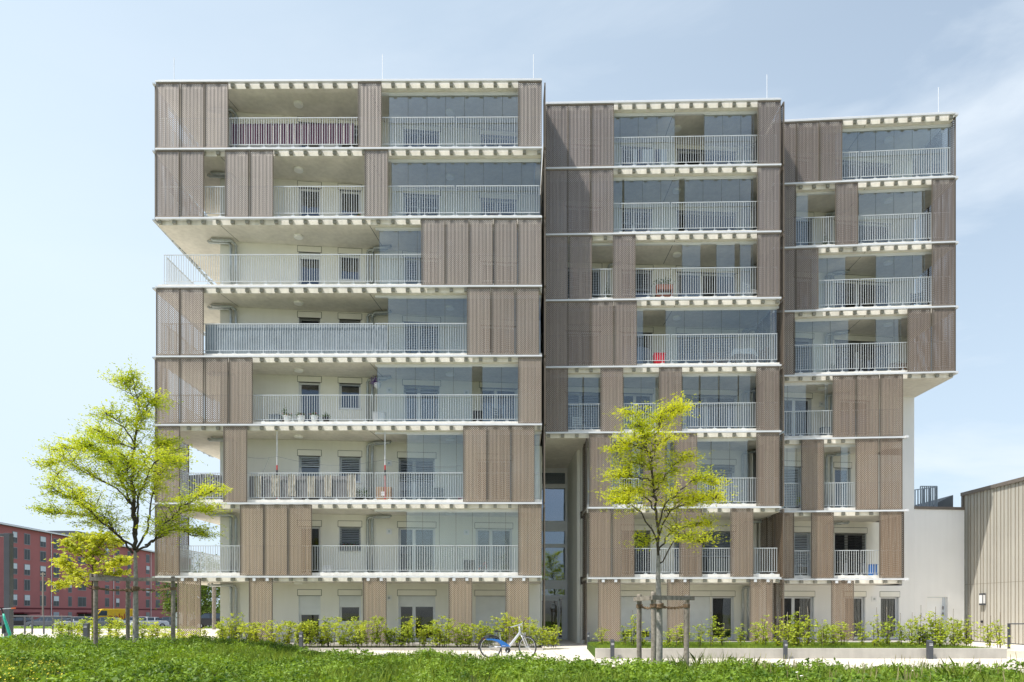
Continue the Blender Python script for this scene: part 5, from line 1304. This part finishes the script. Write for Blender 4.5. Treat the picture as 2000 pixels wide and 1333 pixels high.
for px, lb in ((541, 'left telescopic pole with red lower end propped under the ceiling'), (752, 'right telescopic pole with red lower end beside the cardboard box')):
    x, y, z = bp(FA, px, .35, 5); zt = ceilz(5); t = thing('telescopic_pole', lb, 'pole', (x, y, z)); mb = MB(); mb.tube([(x, y, z+1.45), (x, y, zt-.03)], .022, 8); mb.tube([(x, y, zt-.03), (x, y, zt)], .05, 8); mb.build('upper_tube', M['alu'], t)
    mb = MB(); mb.tube([(x, y, z), (x, y, z+1.02)], .026, 8); mb.tube([(x, y, z+1.25), (x, y, z+1.45)], .028, 8); mb.build('lower_tube', M['red'], t)
    mb = MB(); mb.tube([(x, y, z+1.02), (x, y, z+1.25)], .034, 8); mb.build('clamp', M['black'], t)
mb = MB(); zz = RZ[6]
def cord(a, b_, c, d_, sag):
    p, q = FA(FA.s(a, .3), .3, c), FA(FA.s(b_, .3), .3, d_); mb.tube([(p[0]+(q[0]-p[0])*t, p[1], p[2]+(q[2]-p[2])*t-sag*math.sin(math.pi*t)) for t in np.linspace(0, 1, 9)], .006, 4)
cord(484, 541, zz+1.95, zz+1.98, .06); cord(541, 752, zz+1.98, zz+1.85, .30); cord(752, 900, zz+1.85, zz+1.6, .15); cord(526, 491, zz+1.95, zz+.2, 0)
tag(mb.build('safety_net_cord', M['frame_dark']), 'thin dark cord strung between the two telescopic poles', 'cord')
# laundry rack
x, y, z = bp(FB, 1266, .85, 0); t = thing('drying_rack', 'white folding drying rack on the top middle balcony', 'drying rack', (x, y, z)); mb = MB()
for dy in (-.25, .25):
    for sg in (-1, 1): mb.tube([(x-.7, y+dy*sg, z), (x-.7, y-dy*sg, z+.9)], .01, 6); mb.tube([(x+.7, y+dy*sg, z), (x+.7, y-dy*sg, z+.9)], .01, 6)
    mb.tube([(x-.9, y+dy, z+.95), (x+.9, y+dy, z+.95)], .008, 6)
for k in range(7): mb.tube([(x-.9, y-.25+k*.083, z+.95), (x+.9, y-.25+k*.083, z+.95)], .004, 4)
mb.build('rack_frame', M['alu'], t)
for k, (a, w, h, mm, lb) in enumerate(((-.08, .26, .62, 'towel', 'large white towel in the middle of the drying rack'), (-.62, .08, .8, 'towel', 'narrow white cloth at the left of the drying rack'), (-.42, .10, .7, 'navy', 'navy trousers left of the white towel'), (.32, .10, .65, 'navy', 'navy garment right of the white towel'), (.62, .12, .85, 'towel', 'long white garment at the right end of the drying rack'), (.46, .05, .6, 'cloth_grey', 'narrow grey cloth on the right of the drying rack'))):
    mb = MB(); n = 8; P = []
    for j in range(4):
        for i in range(n+1): P.append((x+a-w+2*w*i/n, y-.27+.015*math.sin(i*1.9+k), z+.96-h*j/3))
    mb.add(P, [(j*(n+1)+i, j*(n+1)+i+1, (j+1)*(n+1)+i+1, (j+1)*(n+1)+i) for j in range(3) for i in range(n)]); tag(mb.build('laundry', M[mm], smooth=True), lb, 'laundry', 'laundry on the drying rack')
# table, chairs
def chair(F, px, d, row, label, m_='wood2', rz=0., s=1.):
    x, y, z = bp(F, px, d, row); t = thing('chair', label, 'chair', (x, y, z)); c, s_ = math.cos(rz), math.sin(rz)
    def T(a, b_, h): return (x+(a*c-b_*s_)*s, y+(a*s_+b_*c)*s, z+h*s)
    mb = MB(); [mb.box(-.23, .23, -.23+k*.095, -.15+k*.095, .42, .445, T) for k in range(5)]; mb.build('seat', M[m_], t)
    mb = MB(); mb.box(-.23, -.19, .21, .25, .45, .92, T); mb.box(.19, .23, .21, .25, .45, .92, T)
    for k in range(4): mb.box(-.19, .19, .215, .24, .52+k*.1, .58+k*.1, T)
    mb.build('backrest', M[m_], t)
    for a, b_ in ((-.21, -.21), (.21, -.21), (-.21, .23), (.21, .23)): mb = MB(); mb.box(a-.02, a+.02, b_-.02, b_+.02, 0, .42, T); mb.build('leg', M[m_], t)
chair(FB, 1412, 1.0, 3, 'brown wooden chair left of the table with the white cloth', rz=R(70))
chair(FB, 1482, 1.0, 3, 'brown wooden chair right of the table with the white cloth', rz=R(-70))
chair(FB, 1396, 1.5, 3, 'tall brown folding chair leaning by the striped blind', rz=R(10), s=1.15)
x, y, z = bp(FB, 1448, .82, 3); t = thing('balcony_table', 'balcony table under a white cloth between two wooden chairs', 'table', (x, y, z)); mb = MB(); mb.box(x-.4, x+.4, y-.3, y+.3, z+.70, z+.73); mb.build('table_top', M['wood2'], t)
for a in (-.35, .35):
    for b_ in (-.25, .25): mb = MB(); mb.box(x+a-.02, x+a+.02, y+b_-.02, y+b_+.02, z, z+.70); mb.build('leg', M['wood2'], t)
mb = MB(); P = [(-.44, -.33, .735), (.44, -.33, .735), (.44, .33, .735), (-.44, .33, .735), (-.60, -.35, .34), (-.40, -.36, .48), (.40, -.36, .48), (.62, -.35, .34), (.5, .36, .45), (-.5, .36, .45)]
mb.add([(x+a, y+b_, z+c) for a, b_, c in P], [(0, 1, 2, 3), (0, 4, 5), (0, 5, 6, 1), (1, 6, 7), (1, 7, 8, 2), (3, 9, 4, 0), (2, 8, 9, 3)]); tag(mb.build('tablecloth', M['towel']), 'white tablecloth hanging over the balcony table', 'tablecloth')
x, y, z = bp(FB, 1287, .55, 3); mb = MB(); mb.lathe([(.19, 0), (.23, .42), (.235, .43), (.20, .43), (.19, .3)], (x, y, z), 4); mb.build('x', M['red']) if False else None
t = thing('red_crate', 'bright red bin standing behind the railing of the middle block', 'bin', (x, y, z)); mb = MB(); mb.add([(x-.20, y-.14, z), (x+.20, y-.14, z), (x+.20, y+.14, z), (x-.20, y+.14, z), (x-.24, y-.18, z+.52), (x+.24, y-.18, z+.52), (x+.24, y+.18, z+.52), (x-.24, y+.18, z+.52)], [(3, 2, 1, 0), (0, 1, 5, 4), (1, 2, 6, 5), (2, 3, 7, 6), (3, 0, 4, 7)]); mb.build('bin_body', M['red'], t)
mb = MB(); mb.box(x-.255, x+.255, y-.195, y-.175, z+.5, z+.53); mb.box(x-.255, x+.255, y+.175, y+.195, z+.5, z+.53); mb.build('bin_rim', M['red'], t)
x, y, z = bp(FB, 1297, .7, 2); t = thing('plant_shelf', 'terracotta coloured plant shelf with pots on the middle block', 'plant shelf', (x, y, z)); mb = MB()
for h in (.08, .5): mb.box(x-.36, x+.36, y-.15, y+.15, z+h, z+h+.22)
mb.box(x-.36, x-.32, y-.13, y+.13, z+.22, z+.5); mb.box(x+.32, x+.36, y-.13, y+.13, z+.22, z+.5); mb.build('boxes', M['terra'], t)
c = rng.normal(size=(260, 3))*np.array([.2, .08, .1])+np.array([x, y, z+.85]); fastmesh('foliage', leafquads(c, .09, .03, .1), 4, M['pot_leaf'], t, (x, y, z))
# cabinets and misc
def boxthing(F, px, d, row, w, dp, h, m_, name, label, cat, z_=0., legs=False):
    x, y, z = bp(F, px, d, row); z += z_; t = thing(name, label, cat, (x, y, z)); mb = MB(); b0 = .08 if legs else 0
    mb.box(x-w/2, x+w/2, y-dp/2, y+dp/2, z+b0, z+h); mb.build('body', M[m_], t, bevel=.012)
    mb = MB(); mb.box(x-w/2-.015, x+w/2+.015, y-dp/2-.015, y+dp/2+.015, z+h, z+h+.025); mb.build('lid', M[m_], t)
    mb = MB(); mb.box(x-.006, x+.006, y-dp/2-.004, y-dp/2-.0005, z+b0+.04, z+h-.04); mb.build('door_gap', M['groove'], t)
boxthing(FA, 933, 1.6, 4, .40, .35, .78, 'black', 'storage_cabinet', 'black storage cabinet in the gap between the glass sheets', 'cabinet')
boxthing(FA, 741, .9, 4, .48, .3, .55, 'white', 'storage_cabinet', 'white sideboard with boxes right of the ducts', 'cabinet')
boxthing(FA, 773, 1.4, 4, .45, .35, .22, 'cloth_dgrey', 'floor_cushion', 'low dark cushion left of the wide balcony door', 'cushion')
boxthing(FA, 872, 1.4, 4, .5, .35, .2, 'cloth_dgrey', 'floor_cushion', 'low dark cushion directly right of the wide balcony door', 'cushion')
boxthing(FA, 898, 1.4, 4, .55, .35, .2, 'cloth_dgrey', 'floor_cushion', 'second low dark cushion further right beside the cabinet', 'cushion')
boxthing(FA, 855, 1.3, 5, .5, .4, .62, 'cloth_grey', 'storage_box', 'grey storage box behind the glass below the half lowered blind', 'box')
boxthing(FA, 900, .9, 5, .2, .2, .16, 'pink', 'toy_bucket', 'small pink bucket just left of the three brown screens', 'bucket')
boxthing(FA, 538, 1., 4, .42, .3, .48, 'cloth_grey', 'storage_box', 'grey box beside the brown screens left of the conifer', 'box')
boxthing(FA, 640, 1., 6, .36, .3, .32, 'white', 'storage_box', 'white box below the small window of the first floor', 'box')
boxthing(FA, 916, 1.2, 6, .46, .35, .55, 'anth', 'barbecue', 'small dark cupboard with wooden frame behind first floor glass', 'cabinet')
boxthing(FB, 1355, 1., 1, .55, .35, .25, 'white', 'storage_box', 'long white box on the second highest middle balcony', 'box')
boxthing(FC, 1806, .8, 0, .3, .3, .4, 'cloth_grey', 'storage_box', 'grey box at the top right balcony corner', 'box')
boxthing(FC, 1752, .9, 3, .7, .3, .5, 'card', 'storage_box', 'light brown box beside the two right screens', 'box')
boxthing(FC, 1705, .8, 6, .3, .25, .5, 'blue', 'storage_box', 'blue crate beside the lowest right screen', 'box')
boxthing(FC, 1612, .9, 4, .4, .3, .5, 'cloth_grey', 'storage_box', 'grey box under the two air vents', 'box')
chair(FA, 968, 1.1, 1, 'light wooden chair behind glass on the second highest left floor', 'wood2', 0., 1.)
chair(FB, 1466, .75, 2, 'white garden chair at the right end of the middle block third row balcony', 'white', R(30), 1.)
chair(FC, 1790, .8, 2, 'dark chair behind the railing beside the right screen of the third row', 'anth', R(-30), 1.)
chair(FB, 1130, 1.2, 4, 'white chair behind the leftmost small glazed opening of the middle block', 'white', R(10), 1.)
chair(FA, 933+40, .9, 4, 'dark metal chair beside the rightmost screen', 'anth', R(20), .9)
chair(FB, 1408, .8, 5, 'white chair behind the leaves of the right tree', 'white', R(-40), 1.)
# flower box on the sill
a = WA.s(683); x, y, _ = WA(a, -.12, 0); z = RZ[7]+1.24; t = thing('window_box', 'window box with red and violet flowers on the first floor sill', 'flower box', (x, y, z)); mb = MB(); mb.box(x-.40, x+.40, y-.07, y+.07, z+.001, z+.16); mb.build('trough', M['frame_dark'], t)
for mm, nn_ in (('pot_leaf', 150), ('red', 26), ('purple', 40)):
    c = rng.normal(size=(nn_, 3))*np.array([.17, .05, .05])+np.array([x, y-.02, z+.22]); fastmesh('leaves' if mm == 'pot_leaf' else 'blossom', leafquads(c, .06, .045, .3), 4, M[mm], t, (x, y, z))
# hanging flowers at the fifth row pipe
x, y, z = bp(FA, 733, .7, 4); z = ceilz(4)-.62; t = thing('hanging_basket', 'white hanging basket with violet flowers beside the ducts', 'hanging basket', (x, y, z)); mb = MB(); mb.lathe([(.03, -.30), (.13, -.22), (.16, -.08), (.15, -.08)], (x+.1, y, z), 12); mb.build('basket', M['white'], t)
mb = MB(); mb.tube([(x+.1, y, z-.08), (x+.1, y, z+.61)], .004, 4); mb.build('hanger', M['black'], t)
c = rng.normal(size=(150, 3))*np.array([.11, .08, .10])+np.array([x, y, z]); fastmesh('blossom', leafquads(c, .06, .05, .2), 4, M['purple'], t, (x, y, z))
# tricycle
x, y, z = bp(FA, 941, .9, 6); t = thing('tricycle', 'pink and blue child tricycle behind first floor glass', 'tricycle', (x, y, z)); mb = MB()
mb.tube([(x-.18, y, z+.16), (x, y, z+.28), (x+.16, y, z+.5)], .02, 8); mb.tube([(x+.16, y, z+.5), (x+.22, y, z+.14)], .016, 6); mb.build('frame', M['pink'], t)
mb = MB(); mb.tube([(x+.12, y-.14, z+.54), (x+.16, y, z+.52), (x+.12, y+.14, z+.54)], .014, 6); mb.build('handlebar', M['blue'], t)
mb = MB(); mb.box(x-.12, x+.04, y-.08, y+.08, z+.29, z+.33); mb.build('saddle', M['blue'], t, bevel=.01)
for (a, b_, rr) in ((.22, 0, .13), (-.18, -.12, .09), (-.18, .12, .09)): mb = MB(); mb.torus((x+a, y+b_, z+rr), (0, 1, 0), rr-.02, .02, 20, 6); mb.tube([(x+a, y+b_-.01, z+rr), (x+a, y+b_+.01, z+rr)], rr*.6, 10); mb.build('wheel', M['white'], t)

# ------------------------------------------------------------------ light, sky, camera
sun_to = Vector((-2.0, -1.22, 3.9)).normalized()
sd = bpy.data.lights.new('sun', 'SUN'); sd.energy = 5.0; sd.angle = R(.53); sd.color = (1, .955, .88)
so = bpy.data.objects.new('sun', sd); COL.objects.link(so); so.rotation_euler = (-sun_to).to_track_quat('-Z', 'Y').to_euler(); so.location = sun_to*60
wd = bpy.data.worlds.new('World'); scene.world = wd; wd.use_nodes = True; nt = wd.node_tree; L = nt.links
bg = nt.nodes['Background']; bg.inputs['Strength'].default_value = .15
sky = N(nt, 'ShaderNodeTexSky', sky_type='NISHITA'); sky.sun_disc = False
sky.sun_elevation = math.asin(sun_to.z); sky.sun_rotation = math.atan2(sun_to.x, sun_to.y)
sky.air_density = 1.2; sky.dust_density = 2.2; sky.ozone_density = 1.5; sky.altitude = 400
tc = N(nt, 'ShaderNodeTexCoord'); sp = N(nt, 'ShaderNodeSeparateXYZ'); L.new(tc.outputs['Generated'], sp.inputs[0])
# thin cirrus veils
mp = N(nt, 'ShaderNodeMapping'); mp.inputs['Scale'].default_value = (1.0, 1.6, 3.6); mp.inputs['Rotation'].default_value = (.25, .5, .4); L.new(tc.outputs['Generated'], mp.inputs['Vector'])
n1 = N(nt, 'ShaderNodeTexNoise'); n1.inputs['Scale'].default_value = 1.7; n1.inputs['Detail'].default_value = 9; n1.inputs['Roughness'].default_value = .55; n1.inputs['Distortion'].default_value = .5
L.new(mp.outputs[0], n1.inputs['Vector'])
mr = N(nt, 'ShaderNodeMapRange'); mr.inputs['From Min'].default_value = .43; mr.inputs['From Max'].default_value = .68; mr.inputs['To Min'].default_value = 0; mr.inputs['To Max'].default_value = 1.; L.new(n1.outputs['Fac'], mr.inputs['Value'])
side = N(nt, 'ShaderNodeMapRange'); side.inputs['From Min'].default_value = -.35; side.inputs['From Max'].default_value = .45; side.inputs['To Min'].default_value = .12; side.inputs['To Max'].default_value = 1.; L.new(sp.outputs[0], side.inputs['Value'])
cf = math_(nt, 'MULTIPLY', mr.outputs[0], side.outputs[0])
# haze: whiter to the horizon and to the sunny left
hz = N(nt, 'ShaderNodeMapRange'); hz.inputs['From Min'].default_value = 0.; hz.inputs['From Max'].default_value = .62; hz.inputs['To Min'].default_value = .97; hz.inputs['To Max'].default_value = .53; L.new(sp.outputs[2], hz.inputs['Value'])
lf = N(nt, 'ShaderNodeMapRange'); lf.inputs['From Min'].default_value = -.6; lf.inputs['From Max'].default_value = .5; lf.inputs['To Min'].default_value = .34; lf.inputs['To Max'].default_value = -.10; L.new(sp.outputs[0], lf.inputs['Value'])
hf = math_(nt, 'MINIMUM', math_(nt, 'ADD', hz.outputs[0], lf.outputs[0]), 1.)
bk = N(nt, 'ShaderNodeMapRange'); bk.inputs['From Min'].default_value = -.3; bk.inputs['From Max'].default_value = .35; bk.inputs['To Min'].default_value = .14; bk.inputs['To Max'].default_value = 1.; L.new(sp.outputs[1], bk.inputs['Value'])  # haze thinned in the unseen sky behind the camera to deepen facade shade
hf = math_(nt, 'MULTIPLY', hf, bk.outputs[0])
mxa = N(nt, 'ShaderNodeMix', data_type='RGBA'); L.new(hf, mxa.inputs[0]); L.new(sky.outputs[0], mxa.inputs[6]); mxa.inputs[7].default_value = (5.25, 6.3, 7.25, 1)
mxb = N(nt, 'ShaderNodeMix', data_type='RGBA'); L.new(cf, mxb.inputs[0]); L.new(mxa.outputs[2], mxb.inputs[6]); mxb.inputs[7].default_value = (6.1, 6.7, 7.3, 1)
dk = N(nt, 'ShaderNodeMapRange'); dk.inputs['From Min'].default_value = -.5; dk.inputs['From Max'].default_value = .2; dk.inputs['To Min'].default_value = .95; dk.inputs['To Max'].default_value = 1.; L.new(sp.outputs[1], dk.inputs['Value'])  # same unseen rear sky dimmed a little, less fill on the facade
dv = N(nt, 'ShaderNodeVectorMath', operation='SCALE'); L.new(mxb.outputs[2], dv.inputs[0]); L.new(dk.outputs[0], dv.inputs['Scale'])
L.new(dv.outputs[0], bg.inputs['Color'])
cam = bpy.data.cameras.new('camera'); co = bpy.data.objects.new('camera', cam); COL.objects.link(co)
co.location = (0, 0, EYE); co.rotation_euler = (R(90), 0, 0); cam.sensor_width = 36; cam.lens = 36*F_PX/2000; cam.shift_x = 0.; cam.shift_y = (1197-666.5)/2000
cam.clip_start = .1; cam.clip_end = 8000; scene.camera = co
scene.view_settings.view_transform = 'Standard'; scene.view_settings.look = 'None'; scene.view_settings.exposure = 0
scene.render.engine = 'CYCLES'; scene.cycles.transparent_max_bounces = 24; scene.cycles.max_bounces = 8
